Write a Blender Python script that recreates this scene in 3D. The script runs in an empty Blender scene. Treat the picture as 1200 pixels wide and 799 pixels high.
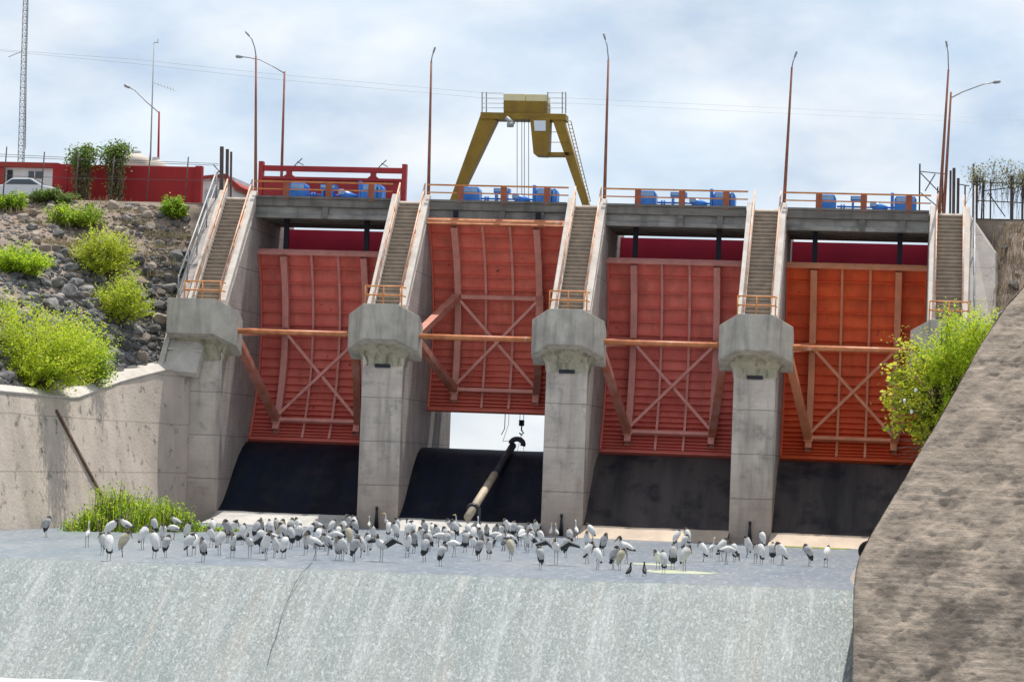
import bpy, bmesh, math, random
import numpy as np
from mathutils import Vector, Matrix
random.seed(7); rng = np.random.default_rng(7)
R = math.radians
scn = bpy.context.scene
col = scn.collection
# ------------------------------------------------------------------ camera
CAM = (18.1724, -144.4236, 3.7924); YAW, PITCH, ROLL = .1457, .0443, .0365; FPX = 3200.0
def cam_axes():
    cy, sy, cp, sp = math.cos(YAW), math.sin(YAW), math.cos(PITCH), math.sin(PITCH)
    f = Vector((-sy*cp, cy*cp, sp)); r = Vector((cy, sy, 0)); u = r.cross(f)
    cr, sr = math.cos(ROLL), math.sin(ROLL)
    return cr*r+sr*u, -sr*r+cr*u, f
CR, CU, CF = cam_axes(); CP = Vector(CAM)
def ray(px, py): return CF + CR*((px-600)/FPX) - CU*((py-399.5)/FPX)
def atY(px, py, Y): v = ray(px, py); return CP + v*((Y-CP.y)/v.y)
def atZ(px, py, Z): v = ray(px, py); return CP + v*((Z-CP.z)/v.z)
def atX(px, py, X): v = ray(px, py); return CP + v*((X-CP.x)/v.x)
cd = bpy.data.cameras.new('camera'); cam = bpy.data.objects.new('camera', cd); col.objects.link(cam)
m = Matrix((CR, CU, -CF)).transposed().to_4x4(); m.translation = CP; cam.matrix_world = m
cd.sensor_width = 36; cd.lens = FPX/1200*36; cd.clip_start = 1; cd.clip_end = 20000
scn.camera = cam
# ------------------------------------------------------------------ light
SUN_EL, SUN_AZ = R(71), R(16)          # azimuth: from upstream (+Y) turned towards +X
SDIR = Vector((math.cos(SUN_EL)*math.sin(SUN_AZ), math.cos(SUN_EL)*math.cos(SUN_AZ), math.sin(SUN_EL)))
sl = bpy.data.lights.new('sun', 'SUN'); sl.energy = 4.6; sl.angle = R(.55); sl.color = (1, .955, .89)
so = bpy.data.objects.new('sun', sl); col.objects.link(so); so.rotation_euler = SDIR.to_track_quat('Z', 'Y').to_euler(); so.location = (0, 60, 120)
w = bpy.data.worlds.new('World'); scn.world = w; w.use_nodes = True
nt = w.node_tree; nt.nodes.clear()
def N(t, kind, **kw):
    n = t.nodes.new(kind)
    for k, v in kw.items(): setattr(n, k, v)
    return n
def L(t, a, b): t.links.new(a, b)
out = N(nt, 'ShaderNodeOutputWorld'); bg = N(nt, 'ShaderNodeBackground'); bg.inputs[1].default_value = .138
sky = N(nt, 'ShaderNodeTexSky', sky_type='NISHITA', sun_disc=False, sun_elevation=SUN_EL, sun_rotation=SUN_AZ, air_density=1.0, dust_density=.5, ozone_density=1.0)
tc = N(nt, 'ShaderNodeTexCoord'); mp = N(nt, 'ShaderNodeMapping'); mp.inputs['Scale'].default_value = (1, 1, 2.0)
n1 = N(nt, 'ShaderNodeTexNoise'); n1.inputs['Scale'].default_value = 11.0; n1.inputs['Detail'].default_value = 6; n1.inputs['Roughness'].default_value = .52; n1.inputs['Distortion'].default_value = .25
rp = N(nt, 'ShaderNodeValToRGB'); rp.color_ramp.elements[0].position = .36; rp.color_ramp.elements[0].color = (.8,)*3+(1,); rp.color_ramp.elements[1].position = .66; rp.color_ramp.elements[1].color = (1,)*3+(1,)
n2 = N(nt, 'ShaderNodeTexNoise'); n2.inputs['Scale'].default_value = 17.0; n2.inputs['Detail'].default_value = 5
rp2 = N(nt, 'ShaderNodeValToRGB'); rp2.color_ramp.elements[0].position = .3; rp2.color_ramp.elements[0].color = (3.2, 3.95, 4.95, 1); rp2.color_ramp.elements[1].position = .68; rp2.color_ramp.elements[1].color = (5.5, 5.75, 6.0, 1)
mx = N(nt, 'ShaderNodeMix', data_type='RGBA')
L(nt, tc.outputs['Generated'], mp.inputs[0]); L(nt, mp.outputs[0], n1.inputs[0]); L(nt, mp.outputs[0], n2.inputs[0])
L(nt, n1.outputs[0], rp.inputs[0]); L(nt, n2.outputs[0], rp2.inputs[0])
L(nt, rp.outputs[0], mx.inputs[0]); L(nt, sky.outputs[0], mx.inputs[6]); L(nt, rp2.outputs[0], mx.inputs[7])
L(nt, mx.outputs[2], bg.inputs[0]); L(nt, bg.outputs[0], out.inputs[0])
vs = scn.view_settings; vs.view_transform = 'Standard'; vs.look = 'None'; vs.gamma = 1; vs.use_curve_mapping = False; vs.exposure = 0.3
# ------------------------------------------------------------------ materials
MATS = {}
def mat(name, c, c2=None, scale=2.0, rough=.85, detail=5, stretch=(1, 1, 1), bump=0, bscale=None, metal=0, spots=None, lines=None, streak=None, spec=.3, joints=None, vary=0, translucent=0, bstretch=None, low=None):
    if name in MATS: return MATS[name]
    mt = bpy.data.materials.new(name); mt.use_nodes = True; t = mt.node_tree; t.nodes.clear()
    o = N(t, 'ShaderNodeOutputMaterial'); b = N(t, 'ShaderNodeBsdfPrincipled')
    b.inputs['Roughness'].default_value = rough; b.inputs['Metallic'].default_value = metal; b.inputs['Specular IOR Level'].default_value = spec
    geo = N(t, 'ShaderNodeNewGeometry')
    def noise(sc, st, det=detail, ro=.6):
        mpn = N(t, 'ShaderNodeMapping'); mpn.inputs['Scale'].default_value = st; L(t, geo.outputs['Position'], mpn.inputs[0])
        nn = N(t, 'ShaderNodeTexNoise'); nn.inputs['Scale'].default_value = sc; nn.inputs['Detail'].default_value = det; nn.inputs['Roughness'].default_value = ro
        L(t, mpn.outputs[0], nn.inputs[0]); return nn.outputs[0]
    def ramp(src, p0, p1):
        rr = N(t, 'ShaderNodeMapRange'); rr.inputs[1].default_value = p0; rr.inputs[2].default_value = p1; L(t, src, rr.inputs[0]); return rr.outputs[0]
    def mix(fac, a, bb):
        mm = N(t, 'ShaderNodeMix', data_type='RGBA')
        for k, v in ((0, fac), (6, a), (7, bb)):
            if hasattr(v, 'is_linked'): L(t, v, mm.inputs[k])
            elif k == 0: mm.inputs[0].default_value = v
            else: mm.inputs[k].default_value = tuple(v)+(1,)
        return mm.outputs[2]
    cur = tuple(c)
    if c2: cur = mix(ramp(noise(scale, stretch), .35, .65), c, c2)
    if streak:                                        # (colour, scale, amount): vertical run-off stains
        f = ramp(noise(streak[1], (1, 1, .12), 4), .48, .70); mm = N(t, 'ShaderNodeMath', operation='MULTIPLY'); mm.inputs[1].default_value = streak[2]; L(t, f, mm.inputs[0]); cur = mix(mm.outputs[0], cur, streak[0])
    if spots:                                         # (colour, scale, threshold, softness, amount)
        f = ramp(noise(spots[1], (1, 1, spots[5] if len(spots) > 5 else 1), 7, .68), spots[2], spots[2]+spots[3]); mm = N(t, 'ShaderNodeMath', operation='MULTIPLY'); mm.inputs[1].default_value = spots[4]; L(t, f, mm.inputs[0]); cur = mix(mm.outputs[0], cur, spots[0])
    if low:                                           # tint that grows towards the base: (colour, full below z, none above z, amount)
        s3 = N(t, 'ShaderNodeSeparateXYZ'); L(t, geo.outputs['Position'], s3.inputs[0]); ad = N(t, 'ShaderNodeMath', operation='MULTIPLY_ADD'); ad.inputs[1].default_value = 3.0; L(t, noise(.6, (1, 1, .5), 5), ad.inputs[0]); L(t, s3.outputs[2], ad.inputs[2])
        f = ramp(ad.outputs[0], low[2]+1.5, low[1]+1.5); mm = N(t, 'ShaderNodeMath', operation='MULTIPLY'); mm.inputs[1].default_value = low[3]; L(t, f, mm.inputs[0]); cur = mix(mm.outputs[0], cur, low[0])
    hline = None
    if lines or joints:
        sp = N(t, 'ShaderNodeSeparateXYZ'); L(t, geo.outputs['Position'], sp.inputs[0])
        wob = noise(.5, (1, 1, 1), 3)
        def zl(period, width):
            a = N(t, 'ShaderNodeMath', operation='MULTIPLY_ADD'); a.inputs[1].default_value = .12; L(t, wob, a.inputs[0]); L(t, sp.outputs[2], a.inputs[2])
            d = N(t, 'ShaderNodeMath', operation='DIVIDE'); d.inputs[1].default_value = period; L(t, a.outputs[0], d.inputs[0])
            fr = N(t, 'ShaderNodeMath', operation='FRACT'); L(t, d.outputs[0], fr.inputs[0])
            lt = N(t, 'ShaderNodeMath', operation='LESS_THAN'); lt.inputs[1].default_value = width/period; L(t, fr.outputs[0], lt.inputs[0]); return lt.outputs[0]
        if lines:                                     # form-board marks (period, width, colour, amount)
            l1 = zl(lines[0], lines[1]); brk = ramp(noise(.9, (1, 1, 2.5), 5), .4, .6)
            mu = N(t, 'ShaderNodeMath', operation='MULTIPLY'); L(t, l1, mu.inputs[0]); L(t, brk, mu.inputs[1])
            mu2 = N(t, 'ShaderNodeMath', operation='MULTIPLY'); L(t, mu.outputs[0], mu2.inputs[0]); mu2.inputs[1].default_value = lines[3]
            cur = mix(mu2.outputs[0], cur, lines[2]); hline = mu.outputs[0]
        if joints:
            j1 = zl(joints[0], joints[1]); mu = N(t, 'ShaderNodeMath', operation='MULTIPLY'); L(t, j1, mu.inputs[0]); mu.inputs[1].default_value = joints[3]; cur = mix(mu.outputs[0], cur, joints[2])
    if vary:
        oi = N(t, 'ShaderNodeObjectInfo'); hs = N(t, 'ShaderNodeHueSaturation'); rr = N(t, 'ShaderNodeMapRange'); rr.inputs[3].default_value = 1-vary; rr.inputs[4].default_value = 1+vary
        L(t, oi.outputs['Random'], rr.inputs[0]); L(t, rr.outputs[0], hs.inputs['Value'])
        if hasattr(cur, 'is_linked'): L(t, cur, hs.inputs['Color'])
        else: hs.inputs['Color'].default_value = cur+(1,)
        cur = hs.outputs[0]
    if hasattr(cur, 'is_linked'): L(t, cur, b.inputs['Base Color'])
    else: b.inputs['Base Color'].default_value = cur+(1,)
    if bump:
        h = noise(bscale or scale*4, bstretch or stretch, 8, .65)
        if hline is not None:
            sb = N(t, 'ShaderNodeMath', operation='MULTIPLY_ADD'); L(t, hline, sb.inputs[0]); sb.inputs[1].default_value = -.35; L(t, h, sb.inputs[2]); h = sb.outputs[0]
        bp = N(t, 'ShaderNodeBump'); bp.inputs['Strength'].default_value = 1; bp.inputs['Distance'].default_value = bump; L(t, h, bp.inputs['Height']); L(t, bp.outputs[0], b.inputs['Normal'])
    if translucent:
        tr = N(t, 'ShaderNodeBsdfTranslucent'); ms = N(t, 'ShaderNodeMixShader'); ms.inputs[0].default_value = translucent
        if hasattr(cur, 'is_linked'): L(t, cur, tr.inputs[0])
        else: tr.inputs[0].default_value = cur+(1,)
        L(t, b.outputs[0], ms.inputs[1]); L(t, tr.outputs[0], ms.inputs[2]); L(t, ms.outputs[0], o.inputs[0])
    else: L(t, b.outputs[0], o.inputs[0])
    MATS[name] = mt; return mt
DK = (.07, .065, .06)
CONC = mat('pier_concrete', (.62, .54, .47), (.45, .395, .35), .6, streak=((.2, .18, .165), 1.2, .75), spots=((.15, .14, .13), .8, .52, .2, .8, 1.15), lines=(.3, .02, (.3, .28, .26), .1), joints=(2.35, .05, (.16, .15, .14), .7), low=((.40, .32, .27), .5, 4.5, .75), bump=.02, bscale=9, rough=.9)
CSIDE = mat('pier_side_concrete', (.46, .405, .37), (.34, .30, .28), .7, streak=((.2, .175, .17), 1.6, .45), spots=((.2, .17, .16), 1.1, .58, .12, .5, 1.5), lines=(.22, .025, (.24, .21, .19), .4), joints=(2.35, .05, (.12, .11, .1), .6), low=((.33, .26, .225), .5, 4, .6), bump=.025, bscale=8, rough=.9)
BLOCK = mat('block_concrete', (.51, .465, .40), (.375, .345, .30), 1.1, streak=((.19, .185, .17), 2.6, .6), spots=((.42, .42, .4), 2.3, .66, .06, .5), bump=.012, bscale=8, rough=.9)
NECK = mat('neck_concrete', (.43, .39, .29), (.34, .31, .23), 1.2, streak=((.09, .085, .05), 3.2, .8), bump=.01, bscale=8, rough=.9)
PARAP = mat('parapet_concrete', (.64, .59, .53), (.52, .47, .42), 1.2, streak=((.35, .31, .28), 2.2, .4), spots=((.5, .3, .24), .9, .68, .05, .5), bump=.01, bscale=8, rough=.9)
STEPM = mat('step_concrete', (.44, .365, .29), (.31, .26, .21), 2, bump=.01, bscale=9, rough=.9)
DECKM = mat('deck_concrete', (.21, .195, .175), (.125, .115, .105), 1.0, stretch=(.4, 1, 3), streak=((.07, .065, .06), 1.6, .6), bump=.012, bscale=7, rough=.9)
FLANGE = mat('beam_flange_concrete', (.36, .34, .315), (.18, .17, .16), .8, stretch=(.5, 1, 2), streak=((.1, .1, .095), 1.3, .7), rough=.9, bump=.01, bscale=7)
WALLM = mat('training_wall_concrete', (.56, .475, .40), (.43, .365, .305), .4, streak=((.3, .25, .215), .5, .4), spots=((.13, .115, .1), 1.1, .57, .09, .8, 1.4), joints=(2.6, .06, (.24, .2, .17), .6), bump=.035, bscale=6, rough=.93)
COPE = mat('coping_concrete', (.52, .475, .425), (.42, .38, .335), 1.2, bump=.01, bscale=8, rough=.9)
HEADM = mat('headwall_concrete', (.37, .30, .238), (.235, .19, .15), 1.1, streak=((.17, .14, .12), .9, .45), spots=((.12, .098, .08), .55, .5, .12, .8, 1.3), lines=(.155, .022, (.17, .14, .115), .6), bump=.075, bscale=5.5, bstretch=(1, 1, 1.1), rough=.95)
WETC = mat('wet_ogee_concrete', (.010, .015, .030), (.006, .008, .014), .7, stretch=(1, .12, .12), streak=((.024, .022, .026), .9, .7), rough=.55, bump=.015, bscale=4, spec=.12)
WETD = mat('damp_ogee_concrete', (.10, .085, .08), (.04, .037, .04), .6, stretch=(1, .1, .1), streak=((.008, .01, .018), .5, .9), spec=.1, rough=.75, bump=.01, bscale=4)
APRON = mat('apron_concrete', (.50, .485, .455), (.36, .345, .32), 1.0, spots=((.24, .21, .17), 1.4, .6, .1, .6), bump=.015, bscale=6, rough=.85)
APRONT = mat('tan_apron_concrete', (.50, .40, .31), (.38, .31, .25), .8, stretch=(1, .3, 1), spots=((.66, .6, .54), .8, .64, .08, .6), bump=.015, bscale=6, rough=.85)
def gatecols(nm, a, b2, g): return (mat(nm+'_skin', a, b2, .8, streak=((a[0]*.55, a[1]*.6, a[2]*.6), 1.3, .65), spots=((.07, .03, .022), 1.7, .655, .03, .8), rough=.6, bump=.006, bscale=5), mat(nm+'_rib', tuple(x*1.0 for x in b2), tuple(x*.8 for x in a), 1.5, rough=.6, bump=.004, bscale=8), mat(nm+'_girder', g, tuple(x*.8 for x in g), 1.2, streak=((g[0]*.6, g[1]*.5, g[2]*.5), 2, .4), rough=.55))
G_RED = gatecols('red_gate', (.86, .225, .15), (.70, .145, .10), (.74, .32, .255))
G_DRK = gatecols('dull_red_gate', (.83, .215, .16), (.67, .14, .11), (.74, .32, .27))
G_ORG = gatecols('orange_gate', (.88, .155, .042), (.72, .095, .034), (.76, .31, .17))
MAROON = mat('maroon_paint', (.60, .032, .075), (.50, .026, .065), .6, rough=.6)
ORNG = mat('orange_pipe_paint', (.60, .24, .10), (.42, .13, .06), 2.2, rough=.5, spots=((.65, .5, .42), 1.5, .62, .05, .6))
RAILO = mat('orange_rail_paint', (.62, .27, .08), (.46, .16, .05), 2.0, rough=.5)
RAILF = mat('faded_rail_paint', (.66, .52, .44), (.58, .24, .10), 1.5, rough=.55)
RPOST = mat('brown_post_paint', (.36, .11, .05), (.26, .075, .04), 2, rough=.55)
POLE = mat('pole_paint', (.30, .12, .07), (.20, .075, .05), 1.2, rough=.55)
POLEG = mat('galvanised_steel', (.33, .34, .35), (.24, .25, .26), 2, rough=.5, metal=.3)
BLUE = mat('blue_hoist_paint', (.03, .22, .68), (.02, .15, .52), 2, rough=.4, spec=.5)
BLUEL = mat('pale_blue_cover', (.30, .45, .66), (.2, .35, .6), 2, rough=.4)
DARK = mat('dark_steel', (.02, .022, .03), (.03, .03, .04), 2, rough=.6)
NAVY = mat('navy_strap', (.008, .009, .02), (.012, .012, .022), 2, rough=.7)
YEL = mat('ochre_crane_paint', (.27, .165, .016), (.2, .118, .013), 1, rough=.5, streak=((.16, .085, .02), 1.6, .4))
YELP = mat('cream_paint', (.66, .60, .36), (.6, .52, .3), 1, rough=.5)
REDB = mat('red_beam_paint', (.36, .03, .03), (.28, .022, .025), 1, rough=.5)
REDW = mat('red_wall_paint', (.36, .028, .03), (.28, .022, .025), .5, rough=.85, streak=((.2, .03, .03), 1, .4), bump=.006, bscale=6)
WHITEW = mat('white_wall_paint', (.66, .67, .66), (.55, .56, .55), .7, rough=.85)
ROOFR = mat('red_trim_paint', (.30, .045, .035), None, rough=.8)
GLASS = mat('dark_glass', (.03, .04, .05), None, rough=.08, spec=.8)
CARM = mat('car_paint', (.58, .62, .66), None, rough=.25, spec=.6)
RUB = mat('black_rubber', (.012, .012, .013), (.02, .02, .02), 4, rough=.8)
PIPEM = mat('pipe_steel', (.50, .42, .31), (.40, .32, .23), 2.5, rough=.6, spots=((.28, .12, .06), 3, .62, .06, .7))
SOIL = mat('bank_soil', (.30, .235, .185), (.21, .165, .135), .45, spots=((.13, .11, .095), .6, .52, .12, .7), bump=.08, bscale=1.6, rough=1)
ROCK = mat('riprap_rock', (.085, .083, .086), (.20, .19, .178), 1.9, rough=.95, bump=.05, bscale=3, vary=.45)
ROCKT = mat('tan_rock', (.34, .28, .23), (.24, .2, .17), 1.4, rough=.95, bump=.05, bscale=3, vary=.35)
LEAF = mat('bright_leaf', (.56, .70, .03), (.42, .58, .025), .9, rough=.6, translucent=.55)
LEAFY = mat('yellow_leaf', (.68, .64, .07), (.54, .56, .05), 1.4, rough=.6, translucent=.5)
LEAFD = mat('deep_green_leaf', (.13, .26, .02), (.08, .18, .016), 1.2, rough=.6, translucent=.35)
LEAFO = mat('olive_leaf', (.22, .26, .06), (.15, .18, .045), 1.2, rough=.7, translucent=.3)
STRAW = mat('dry_straw', (.42, .33, .2), (.3, .22, .13), 1.2, rough=.95, translucent=.2)
BARK = mat('bark', (.10, .08, .065), (.16, .13, .11), 5, rough=.95)
WHT = mat('white_feather', (.66, .65, .625), (.5, .495, .48), 7, rough=.85, vary=.16)
TANF = mat('tan_feather', (.47, .42, .31), (.36, .32, .23), 6, rough=.8)
GRYF = mat('grey_feather', (.46, .455, .445), (.3, .3, .3), 7, rough=.85, vary=.2)
BLK = mat('black_feather', (.018, .02, .022), (.03, .03, .03), 6, rough=.6)
HEADF = mat('dark_head_skin', (.045, .04, .038), (.07, .06, .055), 8, rough=.8)
BILL = mat('bill_horn', (.22, .17, .12), None, rough=.6)
LEGM = mat('stork_leg', (.24, .22, .21), None, rough=.7)
YBILL = mat('yellow_bill', (.6, .38, .05), None, rough=.5)
RUST = mat('weathered_post', (.07, .06, .065), (.12, .09, .08), 4, rough=.9)
PLAS = mat('white_plastic', (.75, .75, .74), None, rough=.5)
ALGA = mat('algae', (.36, .40, .22), (.42, .45, .38), 1.2, rough=.5)
# water
def water_mat(name, base, base2, foam, sc, st, fth, rough, bump, bsc, bst, streaks=False):
    mt = bpy.data.materials.new(name); mt.use_nodes = True; t = mt.node_tree; t.nodes.clear()
    o = N(t, 'ShaderNodeOutputMaterial'); b = N(t, 'ShaderNodeBsdfPrincipled'); geo = N(t, 'ShaderNodeNewGeometry')
    def noise(s, stt, d, ro=.62, dist=0):
        mpn = N(t, 'ShaderNodeMapping'); mpn.inputs['Scale'].default_value = stt; L(t, geo.outputs['Position'], mpn.inputs[0])
        n = N(t, 'ShaderNodeTexNoise'); n.inputs['Scale'].default_value = s; n.inputs['Detail'].default_value = d; n.inputs['Roughness'].default_value = ro; n.inputs['Distortion'].default_value = dist; L(t, mpn.outputs[0], n.inputs[0]); return n.outputs[0]
    def rg(src, a, bb, c0=0, c1=1):
        rr = N(t, 'ShaderNodeMapRange'); rr.inputs[1].default_value = a; rr.inputs[2].default_value = bb; rr.inputs[3].default_value = c0; rr.inputs[4].default_value = c1; L(t, src, rr.inputs[0]); return rr.outputs[0]
    def mix(f, a, bb):
        mm = N(t, 'ShaderNodeMix', data_type='RGBA'); L(t, f, mm.inputs[0])
        for k, v in ((6, a), (7, bb)):
            if hasattr(v, 'is_linked'): L(t, v, mm.inputs[k])
            else: mm.inputs[k].default_value = tuple(v)+(1,)
        return mm.outputs[2]
    c = mix(rg(noise(.18, (1.6, .35, .35), 4), .35, .65), base, base2)
    if streaks:         # long run-down streaks: silt-tan and foam-white
        c = mix(rg(noise(.9, (1, .06, .06), 4), .56, .70, 0, .75), c, (.29, .265, .23)); c = mix(rg(noise(2.6, (1, .07, .07), 5), .5, .74, 0, .7), c, (.40, .42, .415)); c = mix(rg(noise(5.5, (1, .04, .04), 4), .48, .7, 0, .5), c, (.17, .2, .2))
    c = mix(rg(noise(sc, st, 8, .7, .6), fth, fth+.2), c, foam)
    L(t, c, b.inputs['Base Color']); b.inputs['Roughness'].default_value = rough; b.inputs['IOR'].default_value = 1.33
    bp = N(t, 'ShaderNodeBump'); bp.inputs['Strength'].default_value = 1; bp.inputs['Distance'].default_value = bump; L(t, noise(bsc, bst, 6, .6, .4), bp.inputs['Height']); L(t, bp.outputs[0], b.inputs['Normal'])
    L(t, b.outputs[0], o.inputs[0]); return mt
POOL = water_mat('pool_water', (.17, .212, .258), (.25, .275, .30), (.50, .53, .55), 4.5, (1.0, .16, 1), .535, .3, .2, 3.0, (1, .24, 1))  # blue-grey base carries the reflected sky in its colour
CHUTE = water_mat('sheet_water', (.16, .198, .19), (.225, .24, .228), (.43, .46, .455), 10.0, (1, .4, .4), .5, .3, .07, 12, (1, .55, .55), streaks=True)
FOAM = water_mat('foam_water', (.5, .53, .52), (.45, .48, .47), (.66, .68, .67), 3, (1, .4, 1), .5, .5, .06, 5, (1, .5, 1))
LAKE = water_mat('lake_water', (.05, .09, .11), (.04, .08, .1), (.06, .1, .12), 1, (1, 1, 1), .7, .1, .02, 2, (1, 1, 1))
# ------------------------------------------------------------------ mesh builder
class MB:
    def __init__(s): s.v = []; s.f = []; s.m = []
    def add(s, v, f, mi=0):
        o = len(s.v); s.v += [tuple(p) for p in v]; s.f += [tuple(i+o for i in q) for q in f]; s.m += [mi]*len(f); return s
    def box(s, x0, x1, y0, y1, z0, z1, mi=0):
        return s.add([(x, y, z) for z in (z0, z1) for y in (y0, y1) for x in (x0, x1)], [(0, 2, 3, 1), (4, 5, 7, 6), (0, 1, 5, 4), (2, 6, 7, 3), (0, 4, 6, 2), (1, 3, 7, 5)], mi)
    def beam(s, a, b, w, h, up=(0, 0, 1), mi=0, w2=None, h2=None):
        a, b = Vector(a), Vector(b); d = (b-a).normalized(); r = d.cross(Vector(up))
        if r.length < 1e-5: r = d.cross(Vector((0, 1, 0)))
        r.normalize(); u = r.cross(d); v = []
        for p, ww, hh in ((a, w, h), (b, w2 or w, h2 or h)):
            v += [p-r*ww/2-u*hh/2, p+r*ww/2-u*hh/2, p+r*ww/2+u*hh/2, p-r*ww/2+u*hh/2]
        return s.add(v, [(3, 2, 1, 0), (4, 5, 6, 7), (0, 1, 5, 4), (1, 2, 6, 5), (2, 3, 7, 6), (3, 0, 4, 7)], mi)
    def tube(s, pts, r, n=8, mi=0, cap=True, sq=1.0):
        pts = [Vector(p) for p in pts]; rs = r if hasattr(r, '__len__') else [r]*len(pts); v = []; prev = None
        for i, p in enumerate(pts):
            d = (pts[min(i+1, len(pts)-1)]-pts[max(i-1, 0)]).normalized()
            if prev is None:
                prev = d.cross(Vector((1, 0, 0)) if abs(d.x) < .9 else Vector((0, 1, 0))).normalized()
            a = (prev-d*prev.dot(d)).normalized(); prev = a; b = d.cross(a)
            for k in range(n):
                t = 2*math.pi*k/n; v.append(p+a*(math.cos(t)*rs[i])+b*(math.sin(t)*rs[i]*sq))
        o = len(s.v); s.v += [tuple(q) for q in v]
        for i in range(len(pts)-1):
            mm = mi[i] if hasattr(mi, '__len__') else mi
            for k in range(n): s.f.append((o+i*n+k, o+i*n+(k+1) % n, o+(i+1)*n+(k+1) % n, o+(i+1)*n+k)); s.m.append(mm)
        if cap:
            m0 = mi[0] if hasattr(mi, '__len__') else mi; m1 = mi[-1] if hasattr(mi, '__len__') else mi
            s.f.append(tuple(o+k for k in range(n))[::-1]); s.m.append(m0); s.f.append(tuple(o+(len(pts)-1)*n+k for k in range(n))); s.m.append(m1)
        return s
    def prism(s, poly, axis, a0, a1, mi=0):       # poly: 2-D outline extruded along axis ('x' -> outline is y,z)
        def P(p, a): return (a, p[0], p[1]) if axis == 'x' else (p[0], a, p[1]) if axis == 'y' else (p[0], p[1], a)
        n = len(poly); v = [P(p, a0) for p in poly]+[P(p, a1) for p in poly]
        return s.add(v, [tuple(range(n))[::-1], tuple(range(n, 2*n))]+[(i, (i+1) % n, n+(i+1) % n, n+i) for i in range(n)], mi)
    def grid(s, rows, mi=0):
        n = len(rows[0]); v = [p for r in rows for p in r]
        return s.add(v, [(i*n+k, i*n+k+1, (i+1)*n+k+1, (i+1)*n+k) for i in range(len(rows)-1) for k in range(n-1)], mi)
    def mesh(s, name, mats, off=(0, 0, 0), smooth=False):
        me = bpy.data.meshes.new(name); o = Vector(off)
        me.from_pydata([tuple(Vector(p)-o) for p in s.v], [], s.f)
        for mm in (mats if isinstance(mats, (list, tuple)) else [mats]): me.materials.append(mm)
        me.polygons.foreach_set('material_index', s.m); me.polygons.foreach_set('use_smooth', [smooth]*len(s.f))
        bm = bmesh.new(); bm.from_mesh(me); bmesh.ops.recalc_face_normals(bm, faces=bm.faces); bm.to_mesh(me); bm.free(); me.update(); return me
def tag(o, label=None, cat=None, group=None, kind=None):
    if label: o['label'] = label
    if cat: o['category'] = cat
    if group: o['group'] = group
    if kind: o['kind'] = kind
    return o
def thing(name, loc, label, cat, group=None):
    o = bpy.data.objects.new(name, None); col.objects.link(o); o.location = loc; o.empty_display_size = .3; return tag(o, label, cat, group)
def wloc(o):
    l = Vector(o.location)
    while o.parent: o = o.parent; l = l+Vector(o.location)
    return l
def link(name, me, parent=None, loc=None):
    o = bpy.data.objects.new(name, me); col.objects.link(o)
    if parent: o.parent = parent
    if loc is not None: o.location = loc
    return o
def part(name, mb, mats, parent, smooth=False, bevel=0, label=None):
    o = link(name, mb.mesh(name, mats, wloc(parent), smooth), parent)
    if bevel: md = o.modifiers.new('bevel', 'BEVEL'); md.width = bevel; md.segments = 2; md.limit_method = 'ANGLE'
    if label: o['label'] = label
    return o
def single(name, mb, mats, label, cat, group=None, smooth=False, bevel=0, base=None):
    b = Vector(base) if base is not None else Vector((0, 0, 0))
    o = link(name, mb.mesh(name, mats, b, smooth), None, b)
    if bevel: md = o.modifiers.new('bevel', 'BEVEL'); md.width = bevel; md.segments = 2; md.limit_method = 'ANGLE'
    return tag(o, label, cat, group)
def struct(name, mb, mats, smooth=False, kind='structure', label=None):
    return tag(link(name, mb.mesh(name, mats, (0, 0, 0), smooth)), label, None, None, kind)
def copy_tree(o, parent=None):
    c = o.copy(); col.objects.link(c); c.parent = parent
    for ch in o.children: copy_tree(ch, c)
    return c
def vnoise(x, y, z=0, s=1):
    from mathutils import noise
    return noise.fractal(Vector((x*s, y*s, z*s)), 1.0, 2.0, 5)
ORD = ['leftmost', 'second', 'third', 'fourth', 'rightmost']
ZP, ZR = 17.95, 18.15; PX = [-20, -10, 0, 10, 20]; PH = 1.12; ZD = 18.3; ZB = 12.0; BAYC = [-15, -5, 5, 15]; GH = 3.87
# ------------------------------------------------------------------ setting
struct('ground', MB().grid([[(-6000, -400, -8), (6000, -400, -8)], [(-6000, 9000, -8), (6000, 9000, -8)]]), SOIL)
struct('reservoir_water', MB().grid([[(-6000, 16, .5), (6000, 16, .5)], [(-6000, 8000, .5), (6000, 8000, .5)]]), LAKE)
# pool sheet with slight ripples, then the sloping sheet and the lower basin
YE = -54.0
def edgeY(x): return YE-2.5*max(0, (-x)/22)**1+1.5*max(0, x-8)/8
xs = np.linspace(-24, 17.4, 90)
rows = []
for t in np.linspace(0, 1, 70):
    rows.append([(x, (-.8)*(1-t)+edgeY(x)*t+(.35*vnoise(x, 3, 0, .9)*t if t > .9 else 0), .0 if t < .985 else -.03) for x in xs])
struct('pool_water', MB().grid(rows), POOL, True)
def slopept(x, t):      # t 0..1 down the chute
    y0 = edgeY(x)+.35*vnoise(x, 3, 0, .9)*(1-t); d = 7.0*t; ez = .55
    z = -.03-(d-ez*(1-math.exp(-d/ez)))*math.tan(R(29))
    return (x, y0-d, z+(.05*vnoise(x, d*.6, 0, .9)+.035*vnoise(x*1.3, d*.25, 4, 2.2))*min(1, d))
rows = [[slopept(x, t) for x in np.linspace(-24, 17.3, 200)] for t in np.linspace(0, 1, 60)]
struct('chute_water', MB().grid(rows), CHUTE, True)
zlow = slopept(0, 1)[2]
lip = MB()
xr = np.linspace(-24, 16.6, 60)
prof = [(0, -.02), (-.15, .12), (-.4, .15), (-.7, .02), (-1.0, -.2)]
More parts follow.
